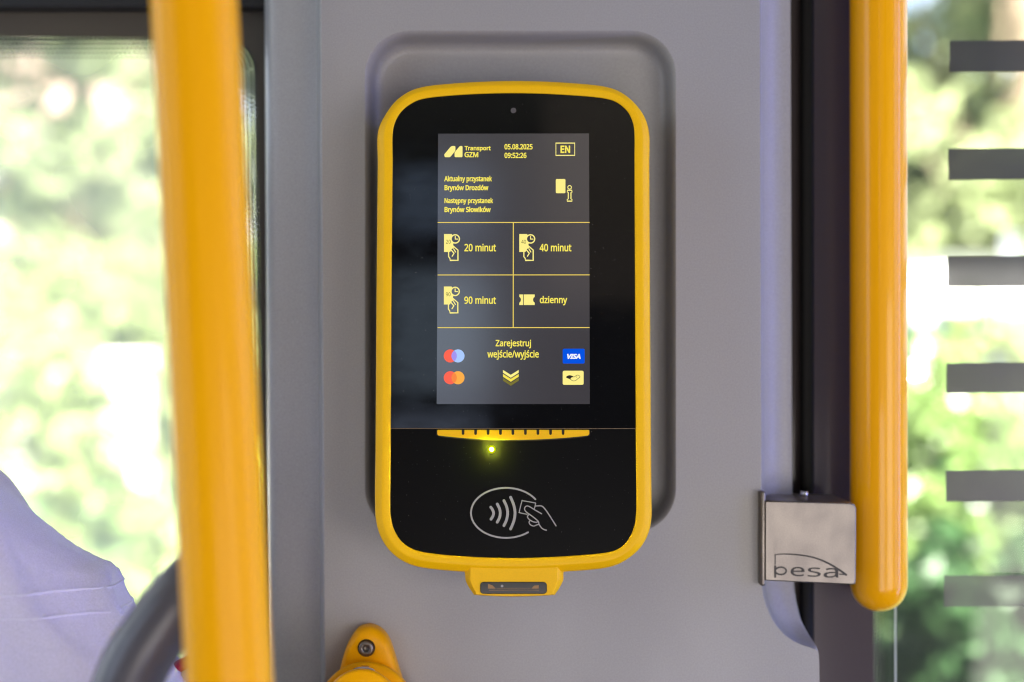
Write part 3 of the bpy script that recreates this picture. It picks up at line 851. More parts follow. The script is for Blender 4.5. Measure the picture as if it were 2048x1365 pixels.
ticket(0, 0, "20")
ticket(150.5, 0, "40")
ticket(-0.3, 105, "90")
lettering("20 minut", 928.7, 992, 488.0, 503.4, T, screen, weight=0.42)
lettering("40 minut", 1079.2, 1142.8, 488.0, 503.4, T, screen, weight=0.42)
lettering("90 minut", 928.5, 992, 593.2, 608.4, T, screen, weight=0.42)
lettering("dzienny", 1079.6, 1134.4, 592.4, 611.2, T, screen, weight=0.42)
plate("ticket_icon", [(1038.7, 589.5), (1046.1, 589.5), (1046.1, 610.6), (1038.7, 610.6), (1038.7, 606), (1041.2, 603.4), (1042, 600), (1041.2, 596.6), (1038.7, 594)], H1, PL, screen, .02)
plate("ticket_icon", [(1047.5, 589.5), (1069.4, 589.5), (1069.4, 594), (1066.8, 596.6), (1066, 600), (1066.8, 603.4), (1069.4, 606), (1069.4, 610.6), (1047.5, 610.6)], H1, PL, screen, .02)
# footer
lettering("Zarejestruj", 991.2, 1062, 680.0, 697.2, T, screen, weight=0.35)
lettering("wejście/wyjście", 974.8, 1077.6, 700.6, 720.0, T, screen, weight=0.35)


def lens_poly(c1, c2, y, r):
    a = math.degrees(math.acos((c2 - c1) / 2 / r))
    return disc(c1, y, r, 14, -a, a, False)[:-1] + disc(c2, y, r, 14, 180 - a, 180 + a, False)[:-1]


for y, mb, mo in ((712.4, M['blue'], M['mixbl']), (756, M['orange'], M['mixor'])):
    plate("card_mark", disc(900.6, y, 13.1), H1, M['red'], screen, .02)
    plate("card_mark", disc(916.0, y, 13.1), H2, mb, screen, .02)
    plate("card_mark", lens_poly(900.6, 916.0, y, 13.1), H3, mo, screen, .02)
plate("card_badge", rr(1125.4, 698, 1169.2, 727.6, 2.4), H1, M['visa'], screen, .02)
lettering("VISA", 1134.2, 1161.2, 708.2, 718.4, M['white'], screen, H2, weight=0.8, slant=0.22)
plate("card_badge", rr(1125.4, 742, 1167.2, 770.2, 3), H1, PL, screen, .02)
bird = catmull([(1132.5, 755), (1138, 751.5), (1144, 752.5), (1148, 754.5), (1153, 751.4), (1157, 751), (1160, 754.5), (1155.5, 758), (1151, 761.8), (1145, 762), (1140, 758.5)], 4, True)
strokes("bird_mark", [(bird, 0.9, True)], M['ink'], screen, H2)
plate("bird_wing", catmull([(1132.5, 755), (1138, 751.4), (1144, 752.6), (1146.5, 754.6), (1143, 755.6), (1140.6, 758.4), (1137.5, 757.2)], 4, True), H3, M['ink'], screen, .02)
plate("bird_eye", disc(1153.4, 754.6, 0.9, 10), H3, M['ink'], screen, .02)
for i, m in enumerate((PL, M['chev2'], M['chev3'])):
    y = 740.4 + 8.0 * i
    plate("chevron", [(1006, y), (1021.6, y + 9.8), (1037.4, y), (1037.4, y + 5.6), (1021.6, y + 15.8), (1006, y + 5.6)], H1 + .02 * i, m, screen, .01)

# yellow ribbed lip between the two plates
body = [(874.8, 861.5), (876.2, 860.3)]
for nx in (926.2, 951.3, 976.2, 1001.0, 1025.8, 1050.8, 1075.8, 1101.0, 1126.0):
    body += [(nx - 2.9, 860.3), (nx - 2.6, 868.4), (nx - 1.4, 870.2), (nx + 1.4, 870.2), (nx + 2.6, 868.4), (nx + 2.9, 860.3)]
body += [(1176.8, 860.3), (1178.2, 861.5), (1178.2, 868.6), (1176, 871.4)]
body += [(x, 871.6 + 8.6 * (1 - ((x - 1026.5) / 149.5) ** 2)) for x in range(1166, 880, -12)]
body += [(877, 871.4), (874.8, 868.6)]
plate("ribbed_lip", body, 1.3, M['yellow'], reader, 1.2)
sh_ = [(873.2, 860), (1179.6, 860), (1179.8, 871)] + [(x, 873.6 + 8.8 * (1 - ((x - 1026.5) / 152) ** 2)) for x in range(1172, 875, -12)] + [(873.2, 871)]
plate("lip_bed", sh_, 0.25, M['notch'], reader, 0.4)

# LED: tiny lit dome; added glowing disc and point lamp make its halo
bm = bmesh.new()
bmesh.ops.create_uvsphere(bm, u_segments=20, v_segments=12, radius=0.00115, matrix=Matrix.Translation(L(983.2, 899.2, -0.35)))
led = bmobj("status_led", bm, M['led'], reader, True)
plate("led_halo_disc", disc(983.2, 899.2, 8.5), 0.12, M['ledhalo'], led, .1)
ll = bpy.data.lights.new("led_glow", 'POINT')
ll.energy = 0.15
ll.color = (0.85, 1.0, 0.04)
ll.shadow_soft_size = 0.0006
lo = bpy.data.objects.new("led_glow", ll)
COL.objects.link(lo)
lo.parent = reader
lo.location = L(983.2, 899.4, 1.25)

# contactless symbol


def z4(l):
    return [(900 + x / 4.876, 940 + y / 4.876) for x, y in l]


mark = [([(1012 + 70 * math.cos(R(a)), 1026.2 + 50 * math.sin(R(a))) for a in range(51, 328, 4)], 3.4)]
for l in ([(398, 365), (416, 392), (425, 423), (417, 455), (400, 482)], [(461, 334), (482, 378), (490, 423), (482, 468), (461, 511)],
          [(526, 301), (552, 360), (562, 423), (552, 486), (526, 545)], [(591, 268), (622, 345), (634, 423), (622, 502), (591, 577)]):
    mark.append((catmull(z4(l), 5, False), 5.4))
strokes("contactless_mark", mark, M['silver'], lower, 0.12)
hand = [
    (catmull(z4([(822, 385), (834, 330), (822, 322), (712, 303), (700, 312), (676, 408), (684, 420), (752, 434)]), 3, False), 1.9),
    (catmull(z4([(893, 429), (830, 393), (768, 356), (738, 358), (727, 384), (745, 412), (800, 452), (858, 500), (868, 530), (890, 564), (914, 582), (940, 589)]), 4, False), 2.1),
    (catmull(z4([(832, 354), (885, 352), (915, 370), (960, 430), (1034, 547)]), 4, False), 2.2),
    (catmull(z4([(770, 436), (756, 455), (768, 480), (806, 505), (842, 512), (860, 502)]), 4, False), 2.0),
    (catmull(z4([(786, 492), (771, 510), (784, 536), (816, 549), (846, 538), (868, 532)]), 4, False), 2.0)]
strokes("hand_mark", hand, M['silver'], lower, 0.14)

# scanner nose under the frame
nb = [(926, 1132), (929, 1150), (931.5, 1166), (944.5, 1187.5), (956, 1192.5), (1026, 1195.2), (1101, 1192.5), (1113, 1187.5), (1126.5, 1165), (1127.8, 1150), (1130, 1132)]
nf = [(942, 1132), (941.5, 1150), (942, 1164), (951.5, 1184), (958, 1189.6), (1026, 1192.2), (1099, 1189.6), (1106, 1184), (1113.5, 1164), (1113.8, 1150), (1114, 1132)]
nb2, nf2 = catmull(nb, 4, False), catmull(nf, 4, False)
rings = []
for t, h in ((0, -24), (0, -6), (0.03, -4.6), (0.10, -3.2), (0.85, -0.2), (0.93, 0.15), (1.0, 0.3)):
    rings.append([L(b[0] + (f[0] - b[0]) * t, b[1] + (f[1] - b[1]) * t, h) for b, f in zip(nb2, nf2)])
vs, fs = loft(rings, False)
n = len(nb2)
fs.append(tuple(range((len(rings) - 1) * n, len(rings) * n)))
nose = mesh("scanner_nose", vs, fs, M['yellow'], reader, False)
for p in nose.data.polygons:
    p.use_smooth = len(p.vertices) == 4
win = plate("scanner_window", rr(961.2, 1165.0, 1093.0, 1187.2, 6), 0.75, M['scanglass'], reader, 0.9)
strokes("window_rim", [(rr(961.2, 1165.0, 1093.0, 1187.2, 6), 1.6, True)], M['notch'], win, 0.8)
plate("scanner_optics", [(976, 1168), (985, 1171), (991.8, 1177.4), (976, 1177.4)], 0.86, M['scanbits'], win, .05)
plate("scanner_optics", [(1077.5, 1170.5), (1068, 1171.5), (1062.5, 1177.4), (1077.5, 1177.4)], 0.86, M['scanbits'], win, .05)
strokes("scanner_slot", [([(978, 1180.6), (1078, 1180.4)], 0.9), ([(993, 1176.8), (1062, 1176.8)], 0.5)], M['scanbits'], win, 0.86)
plate("scanner_lens", disc(1004.2, 1172.2, 2.6, 14), 0.88, M['silver'], win, .05)

# ------------------------------------------------------------------ steel bracket of the right pole
BD = 0.842


def B(px, py, h=0.0):
    q = P(px, py, BD)
    return Vector((q.x, q.y - h * 0.001, q.z))


bracket = thing("pole_bracket", "brushed steel bracket engraved pesa joining the straight yellow pole to the panel", "bracket", B(1620, 1085))


def bk(v):
    return Vector(v) - bracket.location


# front face outline with rounded right corners, swept back
fo = [(1532, 1001.5), (1616, 1004), (1703, 1006.4), (1711, 1010), (1713.6, 1018), (1713.4, 1090), (1712.6, 1164), (1711.4, 1169.4), (1707, 1170.6), (1620, 1166.6), (1532, 1162.4)]
cx_, cy_ = 1622, 1086
rings = []
for ins, dy in ((1, -0.0), (.996, -.0004), (1.0, 0.0), (1.012, 0.0018)):
    pass
prof = [(0.965, 0.0), (0.985, 0.0003), (0.996, 0.0012), (1.0, 0.003), (1.0, 0.047), (0.98, 0.05)]
for s, dy in prof:
    rings.append([bk(B(cx_ + (x - cx_) * (s if x > 1540 else 1), cy_ + (y - cy_) * s) + Vector((0, dy, 0))) for x, y in fo])
vs, fs = loft(rings, True, True, True)
bo = mesh("steel_block", vs, fs, M['steel'], bracket, False)
for p in bo.data.polygons:
    p.use_smooth = len(p.vertices) == 4
# foot that clamps on the panel's edge
bm = bmesh.new()
z0, z1 = B(1527, 984).z, B(1527, 1174).z
rbox(bm, bk(Vector((B(1527.2, 0).x, B(0, 0).y + 0.026, (z0 + z1) / 2))), (0.0034, 0.05, z0 - z1), 0.0014, 3)
bmobj("clamp_foot", bm, M['steel'], bracket, True)
bm = bmesh.new()
bmesh.ops.create_cone(bm, cap_ends=True, segments=20, radius1=0.0026, radius2=0.0023, depth=0.003,
                      matrix=Matrix.Translation(bk(Vector((B(1612, 0).x * 1.03, B(0, 0).y + 0.03, B(0, 1004).z + 0.0014)))))
bmobj("screw", bm, M['chrome'], bracket, True)


def z6(l):
    return [(1500 + x / 5.6875, 960 + y / 5.6875) for x, y in l]


def BB(px, py, h=0.0):
    return bk(B(px, py, h))


arc = catmull(z6([(284, 852), (380, 845), (500, 850), (650, 868), (780, 902), (900, 955), (1000, 1015), (1092, 1080)]), 4, False)
nA = len(arc)
strokes("logo_arc", [(arc, [2.0 + 2.4 * i / nA for i in range(nA)]), (z6([(286, 850), (286, 960)]), 2.2), (z6([(1092, 1078), (1020, 1074)]), 2.6)], M['etch'], bracket, 0.15, BB)
bowl = [(350 + 62 * math.cos(R(a)), 1036 + 42 * math.sin(R(a))) for a in range(0, 360, 12)]
strokes("logo_lettering", [(z6([(286, 984), (286, 1104)]), 4.2), (z6(bowl), 3.2, True)], M['etch'], bracket, 0.15, BB)
lettering("e", 1581, 1609, 1134.2, 1153.0, M['etch'], bracket, 0.17, 0.15, BB, name="logo_lettering")
lettering("s", 1615.5, 1641.5, 1135.4, 1154.2, M['etch'], bracket, 0.17, 0.15, BB, name="logo_lettering")
lettering("a", 1647, 1676.5, 1136.4, 1156.0, M['etch'], bracket, 0.17, 0.15, BB, name="logo_lettering")

# ------------------------------------------------------------------ yellow poles
PR = 0.0170
dR = 0.884
top, bot = P(1756.5, -2300, dR), P(1757.5, 1166, dR)
bot2 = P(1757.5, 1222, dR)
hz = (bot - bot2).z
path, rad = [top, P(1756.5, -900, dR), P(1756.7, 0, dR), P(1757.2, 700, dR), bot], [PR] * 5
rings = []
seg = 48
for p in path:
    rings.append([p + Vector((PR * math.cos(2 * math.pi * s / seg), PR * math.sin(2 * math.pi * s / seg), 0)) for s in range(seg)])
for i in range(1, 15):
    a = math.pi / 2 * i / 14.3
    rings.append([bot + Vector((PR * math.cos(a) ** 0.92 * math.cos(2 * math.pi * s / seg), PR * math.cos(a) ** 0.92 * math.sin(2 * math.pi * s / seg), -hz * math.sin(a))) for s in range(seg)])
vs, fs = loft(rings, True, True, True)
pr = mesh("grab_pole", [v - bot for v in vs], fs, M['polegloss'], None, True)
pr.location = bot
tag(pr, "straight vertical yellow grab pole ending in a rounded tip at the steel bracket", "pole", "yellow grab poles")

dL = 0.575
pts = [P(388.5 - 0.0513 * 2200, -2200, dL + .02), P(388.5 - .0513 * 800, -800, dL + .006), P(388.5, 0, dL), P(423.5, 682, dL - .002), P(458.5, 1365, dL - .003), P(458.5 + .0513 * 900, 2265, dL - 0.004)]
vs, fs = tube(pts, [PR] * 6, 48, 6)
pl = mesh("grab_pole", [Vector(v) - pts[-1] for v in vs], fs, M['pole'], None, True)
pl.location = pts[-1]
tag(pl, "thick leaning yellow grab pole crossing the left window, blurred by closeness", "pole", "yellow grab poles")

# ------------------------------------------------------------------ yellow rail mount at the lower edge
mount = thing("rail_mount", "yellow teardrop rail mount with a hex socket screw low on the grey panel", "rail mount", P(742, 1400, PD))


def mk(v):
    return Vector(v) - mount.location


tear = [(737, 1247), (752, 1249.5), (765, 1257), (775, 1268), (782, 1281), (789, 1302), (796, 1325), (804, 1352), (815, 1392), (818, 1440), (800, 1490), (742, 1508), (686, 1490), (668, 1440), (671, 1400), (680, 1345), (687, 1315), (695, 1290), (705, 1270), (719, 1253)]
tear = catmull(tear, 4, True)
rings = []
for s, dy in ((1.0, 0.0), (1.0, -0.006), (0.985, -0.0085), (0.95, -0.0105), (0.90, -0.0118), (0.82, -0.0122)):
    rings.append([mk(P(740 + (x - 740) * s, 1330 + (y - 1330) * s + (1 - s) * 22, PD) + Vector((0, dy, 0))) for x, y in tear])
vs, fs = loft(rings, True, False, True)
o = mesh("mount_plate", vs, fs, M['pole'], mount, True)
sc = P(737, 1287.5, PD) + Vector((0, -0.0122, 0))


def cyl_y(bm, c, r0, r1, depth, n=28):
    bmesh.ops.create_cone(bm, cap_ends=True, segments=n, radius1=r0, radius2=r1, depth=depth,
                          matrix=Matrix.Translation(c) @ Matrix.Rotation(R(90), 4, 'X'))


u = K * (PD - .012)
rings = []
for r, dy in ((17.6, -0.0002), (16.8, -0.0006), (16.0, -0.0002), (15.8, 0.0)):
    rings.append([mk(sc + Vector((r * u * math.cos(2 * math.pi * i / 32), dy, r * u * math.sin(2 * math.pi * i / 32)))) for i in range(32)])
vs, fs = loft(rings, True, False, True)
mesh("screw_hole", vs, fs, M['notch'], mount, True)
rings = []
for r, dy in ((15.0, 0.0), (15.0, -0.0016), (13.8, -0.0024), (11.5, -0.0027), (7.6, -0.0027)):
    rings.append([mk(sc + Vector((r * u * math.cos(2 * math.pi * i / 36), dy, r * u * math.sin(2 * math.pi * i / 36)))) for i in range(36)])
hx = lambda r, dy: [mk(sc + Vector((r * u * math.cos(2 * math.pi * i / 36) * (0.93 + 0.07 * math.cos(6 * 2 * math.pi * i / 36)), dy, r * u * math.sin(2 * math.pi * i / 36) * (0.93 + 0.07 * math.cos(6 * 2 * math.pi * i / 36))))) for i in range(36)]
rings += [hx(7.2, -0.0024), hx(6.6, -0.0006), hx(2.0, -0.0002)]
vs, fs = loft(rings, True, False, True)
mesh("socket_screw", vs, fs, M['steel'], mount, True)
# collar and tube that come off the plate toward the viewer
for nm, cpx, cpy, r, d0, d1, m in (("collar", 731, 1420, 94, PD - .010, PD - .022, M['pole']), ("rail_end", 722, 1413.5, 73, PD - .018, 0.786, M['pole'])):
    rings = []
    rr_ = r * K * d1
    c1 = P(cpx, cpy, d1)
    c0 = P(cpx + (8 if nm == "rail_end" else 2), cpy + 2, d0)
    for c0_, k_ in ((c0, 1.06), (c1 + Vector((0, .004, 0)), 1.0), (c1 + Vector((0, .0012, 0)), 0.985), (c1, 0.94), (c1, 0.5)):
        rings.append([mk(c0_ + Vector((rr_ * k_ * math.cos(2 * math.pi * i / 48), 0, rr_ * k_ * math.sin(2 * math.pi * i / 48)))) for i in range(48)])
    vs, fs = loft(rings, True, False, True)
    mesh(nm, vs, fs, m, mount, True)
bm = bmesh.new()
cc = P(727, 1345, 0.815)
bmesh.ops.create_uvsphere(bm, u_segments=24, v_segments=14, radius=1.0, matrix=Matrix.Translation(mk(cc)) @ Matrix.Diagonal((24 * K * .815, .006, 12.5 * K * .815, 1)))
bmobj("grub_screw", bm, M['chrome'], mount, True)

# ------------------------------------------------------------------ left window
GL = 0.945
lwin = thing("tram_window", "dark bordered tram window with dotted edge and green garden outside, at left", "window", P(200, 1300, GL), "tram windows")


def lw(v):
    return Vector(v) - lwin.location


oy0, oy1 = 72, 2300
hole = [(-2600, 76), (60, 74), (300, 76)] + [(452 + 62 * math.sin(R(a)), 140 - 61 * math.cos(R(a))) for a in range(0, 91, 9)] + [(516, 300), (520, 600), (524, 900), (528, 1365), (536, oy1), (-2600, oy1)]
outerb = [(-2700, -60), (700, -60), (700, 2450), (-2700, 2450)]
bm = bmesh.new()
es = []
for loop in (outerb, hole):
    vv = [bm.verts.new(lw(P(x, y, GL))) for x, y in loop]
    es += [bm.edges.new((vv[i], vv[(i + 1) % len(vv)])) for i in range(len(vv))]
bmesh.ops.triangle_fill(bm, edges=es, use_beauty=True, use_dissolve=False)
bmobj("black_border", bm, M['enamel2'], lwin)
pn = [P(-2700, -60, GL + .004), P(700, -60, GL + .004), P(700, 2450, GL + .004), P(-2700, 2450, GL + .004)]
mesh("pane", [lw(p) for p in pn], [(0, 1, 2, 3)], M['paneleft'], lwin)
# graded dot rows along the border
dv, df = [], []


def dot(px, py, r):
    k = len(dv)
    for i in range(6):
        a = R(60 * i)
        dv.append(lw(P(px + r * math.cos(a), py + r * math.sin(a), GL + .002)))
    df.append(tuple(range(k, k + 6)))


PITCH = 9.0
for row in range(5):
    r = (5.0, 4.4, 3.8, 3.1, 2.3)[row]
    off = PITCH * (row + 0.35)
    xx = -700
    while xx < 452:
        dot(xx + (row % 2) * PITCH / 2, 76 + off, r)
        xx += PITCH
    for i in range(1, 12):
        a = R(90 * i / 12)
        dot(452 + (62 - off) * math.sin(a), 140 - (62 - off) * math.cos(a), r)
    yy = 140
    while yy < 1800:
        dot(lx(513, 528, yy) - off, yy + (row % 2) * PITCH / 2, r)
        yy += PITCH
dd = mesh("dot_border", dv, df, M['dot'], lwin, fix=False)
dd['kind'] = 'stuff'
# dark frame above
bm = bmesh.new()
a_, b_ = P(-2700, -2600, GL - .02), P(560, 11, GL - .02)
rbox(bm, lw((a_ + b_) / 2 + Vector((0, .03, 0))), (b_.x - a_.x, .05, a_.z - b_.z), .002, 2)
bmobj("top_frame", bm, M['frame'], lwin)

# ------------------------------------------------------------------ right window
GR = 0.915
rwin = thing("tram_window", "tram window with horizontal printed bars beside the straight yellow pole", "window", P(1900, 1300, GR), "tram windows")


def rw(v):
    return Vector(v) - rwin.location


mesh("pane", [rw(P(x, y, GR + .004)) for x, y in ((1600, -2600), (4600, -2600), (4600, 3000), (1600, 3000))], [(0, 1, 2, 3)], M['pane'], rwin)
mesh("black_border", [rw(P(x, y, GR)) for x, y in ((1560, -2600), (1742, -2600), (1748, 3000), (1560, 3000))], [(0, 1, 2, 3)], M['enamel'], rwin)
mesh("rubber_seal", *(lambda r: r)(loft([[rw(P(x, y, d)) for y in (-2600, 0, 1365, 3000)] for x, d in ((1598, .93), (1602, .904), (1606, .902), (1614, .902), (1620, .9025), (1624, .905), (1628, .9145))], False)), M['rubber'], rwin, True)
for y0, y1, x0 in ((80.5, 145, 1899), (296.5, 360.5, 1897), (512, 574.5, 1895), (725, 787, 1893), (940, 1004, 1891.5), (1150, 1214.5, 1888)):
    bm = bmesh.new()
    a_, b_ = P(x0, y0, GR), P(4300, y1, GR)
    mesh("printed_bar", [rw(P(x0, y0 + 1.5, GR)), rw(P(4300, y0 - 20, GR)), rw(P(4300, y1 - 20, GR)), rw(P(x0, y1, GR))], [(0, 1, 2, 3)], M['strip'] if y0 < 1100 else M['faint'], rwin)
    bm.free()
dv, df = [], []


def dot2(px, py, r):
    k = len(dv)
    for i in range(6):
        a = R(60 * i)
        dv.append(rw(P(px + r * math.cos(a), py + r * math.sin(a), GR + .002)))
    df.append(tuple(range(k, k + 6)))


for row in range(4):
    yy = -300
    while yy < 1700:
        dot2(1749 + 6.4 * row, yy + (row % 2) * 3.2, (3.2, 2.6, 2.0, 1.4)[row])
        yy += 6.4
dd = mesh("dot_border", dv, df, M['dot'], rwin, fix=False)
dd['kind'] = 'stuff'
bm = bmesh.new()
a_, b_ = P(1789, 1100, GR - .002), P(1794, 3000, GR - .002)
mesh("pale_wire", [rw(P(1788.5, 900, GR - .003)), rw(P(1792, 900, GR - .003)), rw(P(1796, 3000, GR - .003)), rw(P(1792.5, 3000, GR - .003))], [(0, 1, 2, 3)], M['wire'], rwin)
bm.free()
# upper wall above the right window, under the roof
bm = bmesh.new()
a_, b_ = P(1500, -2600, GR + .01), P(4600, -420, GR + .01)
rbox(bm, rw((a_ + b_) / 2 + Vector((0, .03, 0))), (b_.x - a_.x, .05, a_.z - b_.z), .002, 2)
bmobj("top_frame", bm, M['frame'], rwin)

# ------------------------------------------------------------------ seat handle, person, bag
sp = [P(150, 1900, .63), P(205, 1560, .625), P(258, 1360, .62), P(318, 1255, .62), P(388, 1165, .625), P(440, 1128, .645), P(468, 1140, .67), P(476, 1230, .69), P(478, 1450, .70), P(478, 1900, .70)]
vs, fs = tube(sp, [.0150, .0150, .0148, .0142, .0132, .0125, .0125, .013, .013, .013], 28, 6)
hb = thing("seat_handle", "dark grey curved seat grab handle emerging from behind the leaning yellow pole", "seat handle", sp[0])
mesh("handle_loop", [Vector(v) - sp[0] for v in vs], fs, M['handle'], hb, True)
bm = bmesh.new()
rbox(bm, Vector(P(300, 1950, .67)) - sp[0], (0.16, 0.05, 0.09), 0.02, 4)
bmobj("seat_back", bm, M['handle'], hb, True)


def grown(name, chains, m, parent, voxel=0.009, smooth=8):
    """one continuous surface: tapered limbs fused by a voxel remesh and smoothed"""
    V, F = [], []
    for pts, radii in chains:
        vs, fs = tube(pts, radii, 18, 6)
        k = len(V)
        V += vs
        F += [tuple(i + k for i in f) for f in fs]
    o = mesh(name, V, F)
    md = o.modifiers.new("fuse", 'REMESH')
    md.mode = 'VOXEL'
    md.voxel_size = voxel
    ms = o.modifiers.new("soft", 'SMOOTH')
    ms.iterations = smooth
    ms.factor = 0.5
    dg = bpy.context.evaluated_depsgraph_get()
    m2 = bpy.data.meshes.new_from_object(o.evaluated_get(dg))
    m2.name = name
    bpy.data.objects.remove(o, do_unlink=True)
    return link(name, m2, m, parent, True)


PB = P(-430, 2050, .80)
person = thing("person", "person in a white shirt with a lavender light cast in its colour and a stitched shoulder seam, by the window", "person", PB)


def pb(px, py, d):
    return P(px, py, d - 0.10) - PB


sh_r, el_r, wr_r = pb(-205, 1120, .90), pb(222, 1530, .872), pb(160, 2100, .79)
sh_l, el_l, wr_l = pb(-700, 1150, .90), pb(-790, 1800, .87), pb(-640, 2200, .78)
hip, waist, chest, upper, neck = pb(-430, 2050, .90), pb(-430, 1750, .90), pb(-430, 1400, .90), pb(-430, 1130, .905), pb(-430, 930, .90)
head = [(pb(-425, 760, .885), .055), (pb(-425, 640, .885), .072), (pb(-425, 500, .89), .084), (pb(-425, 380, .895), .074), (pb(-425, 310, .895), .03)]
kn_r, kn_l = Vector((.11, -.40, -.04)), Vector((-.11, -.40, -.04))
an_r, an_l = Vector((.11, -.42, -.46)), Vector((-.11, -.42, -.46))
fingers = []
for wr, sg in ((wr_r, 1), (wr_l, -1)):
    palm = wr + Vector((0, -.05, -.05))
    fingers.append(([wr, palm], [.027, .030]))
    for q in range(4):
        k0 = palm + Vector(((q - 1.5) * .019, -.012, -.012))
        fingers.append(([k0, k0 + Vector((0, -.03, -.016)), k0 + Vector((0, -.045, -.045 + .004 * abs(q - 1.5)))], [.0092, .0088, .0075]))
    fingers.append(([wr + Vector((-.02 * sg, -.02, -.02)), palm + Vector((-.045 * sg, -.01, -.02)), palm + Vector((-.05 * sg, -.03, -.045))], [.014, .011, .009]))
grown("body", [([hip, waist, chest, upper], [.13, .12, .125, .095]), ([upper, neck], [.06, .052]), ([neck] + [h for h, _ in head], [.052] + [r for _, r in head]),
               ([pb(-425, 600, .80), pb(-425, 560, .785), pb(-425, 540, .805)], [.012, .014, .010]),
               ([upper, sh_r, el_r, wr_r], [.06, .056, .043, .028]), ([upper, sh_l, el_l, wr_l], [.06, .056, .043, .028]),
               ([hip, kn_r, an_r, an_r + Vector((0, -.15, -.04))], [.09, .06, .04, .032]), ([hip, kn_l, an_l, an_l + Vector((0, -.15, -.04))], [.09, .06, .04, .032])] + fingers, M['skin'], person, 0.007, 4)
grown("hair", [([pb(-425, 640, .935), pb(-425, 480, .925), pb(-425, 350, .91), pb(-425, 320, .87)], [.055, .082, .078, .04])], M['hair'], person)
grown("trousers", [([hip + Vector((0, 0, .06)), hip, kn_r, an_r], [.137, .137, .075, .06]), ([hip, kn_l, an_l], [.137, .075, .06])], M['trousers'], person)
shirt = grown("shirt", [([hip + Vector((0, 0, .02)), waist, chest, upper], [.143, .138, .140, .105]), ([upper, pb(-430, 985, .90)], [.085, .064]),
                        ([upper, sh_r, pb(12, 1300, .885), el_r, pb(215, 1800, .83)], [.075, .067, .066, .062, .05]), ([upper, sh_l, el_l, pb(-680, 2120, .80)], [.075, .067, .060, .045])], M['shirt'], person, 0.0045, 24)
SHR, ELR = sh_r, el_r
# folds of the cloth: real relief
axis = (ELR - SHR).normalized()
seam_n = Vector((0.03, 0.02, 1)).normalized()
seam_c = pb(-110, 1150, .894)
for v in shirt.data.vertices:
    c = v.co
    q = c - SHR
    s = q.dot(axis)
    across = q - axis * s
    # long folds that run down the sleeve, bending round it
    f = mnoise.noise(Vector((across.x * 17 + s * 5, across.y * 20 + 3.1, across.z * 15 - s * 7)))
    f = (1 - math.sqrt(f * f + 0.004)) ** 5
    g = mnoise.noise(c * 14 + Vector((5, 1, 2)))
    d = 0.012 * f + 0.003 * g - 0.004
    # small gathers just above the seam
    sd = (c - seam_c).dot(seam_n)
    if 0 < sd < 0.035:
        ang = math.atan2(c.y - seam_c.y, c.x - seam_c.x)
        d += 0.0009 * math.sin(ang * 90 + 1.5 * g) * (1 - sd / 0.035)
    v.co = c + v.normal * d
shirt.data.update()
# seam where the sleeve is sewn on: two rows of thread that hug the shirt
dg = bpy.context.evaluated_depsgraph_get()
dg.update()
from mathutils.bvhtree import BVHTree
bm = bmesh.new()
bm.from_mesh(shirt.data)
bvh = BVHTree.FromBMesh(bm)
for off in (0.0, 0.011):
    ctr = seam_c + Vector((0, 0, -off))
    ax2 = seam_n
    e1 = ax2.cross(Vector((0, 1, 0))).normalized()
    e2 = ax2.cross(e1)
    pts = []
    for i in range(120):
        a = 2 * math.pi * i / 120
        dr = e1 * math.cos(a) + e2 * math.sin(a)
        hit = bvh.ray_cast(ctr + dr * 0.16, -dr)
        pts.append((hit[0] if hit[0] else ctr + dr * 0.066) + dr * 0.0002)
    rings = []
    for i, p in enumerate(pts):
        dr = (p - ctr).normalized()
        rings.append([p + (dr * math.cos(t) * 0.0006 + ax2 * math.sin(t) * 0.0007) for t in [2 * math.pi * j / 8 for j in range(8)]])
    rings.append(rings[0])
    vs, fs = loft(rings)
    mesh("sleeve_seam", vs, fs, M['thread'], shirt, True)
bm.free()

bag = thing("cloth_bag", "white cloth bag with crimson piping half hidden by the leaning yellow pole", "bag", P(430, 1600, .80))


def bgp(v):
    return Vector(v) - bag.location


prof_b = [(348, 1372), (366, 1330), (382, 1310), (420, 1296), (470, 1300), (500, 1330), (505, 1600), (430, 1640), (350, 1600), (342, 1450)]
pb_ = catmull(prof_b, 5, True)
rings = []
for s, dy in ((0.6, -.034), (.9, -.028), (1.0, -.012), (1.0, .012), (.9, .028), (.6, .034)):
    rings.append([bgp(P(430 + (x - 430) * s, 1470 + (y - 1470) * s, .80) + Vector((0, dy, 0))) for x, y in pb_])
vs, fs = loft(rings, True, True, True)
mesh("bag_body", vs, fs, M['bagcloth'], bag, True)
pp = [P(x, y, .80) + Vector((0, -.024, 0)) for x, y in ((338, 1460), (346, 1372), (362, 1332), (378, 1314), (400, 1302))]
vs, fs = tube([bgp(p) for p in pp], [.0032] * 5, 12, 6)
mesh("piping", vs, fs, M['crimson'], bag, True)

# ------------------------------------------------------------------ outside: foliage tools
rng = np.random.default_rng(5)


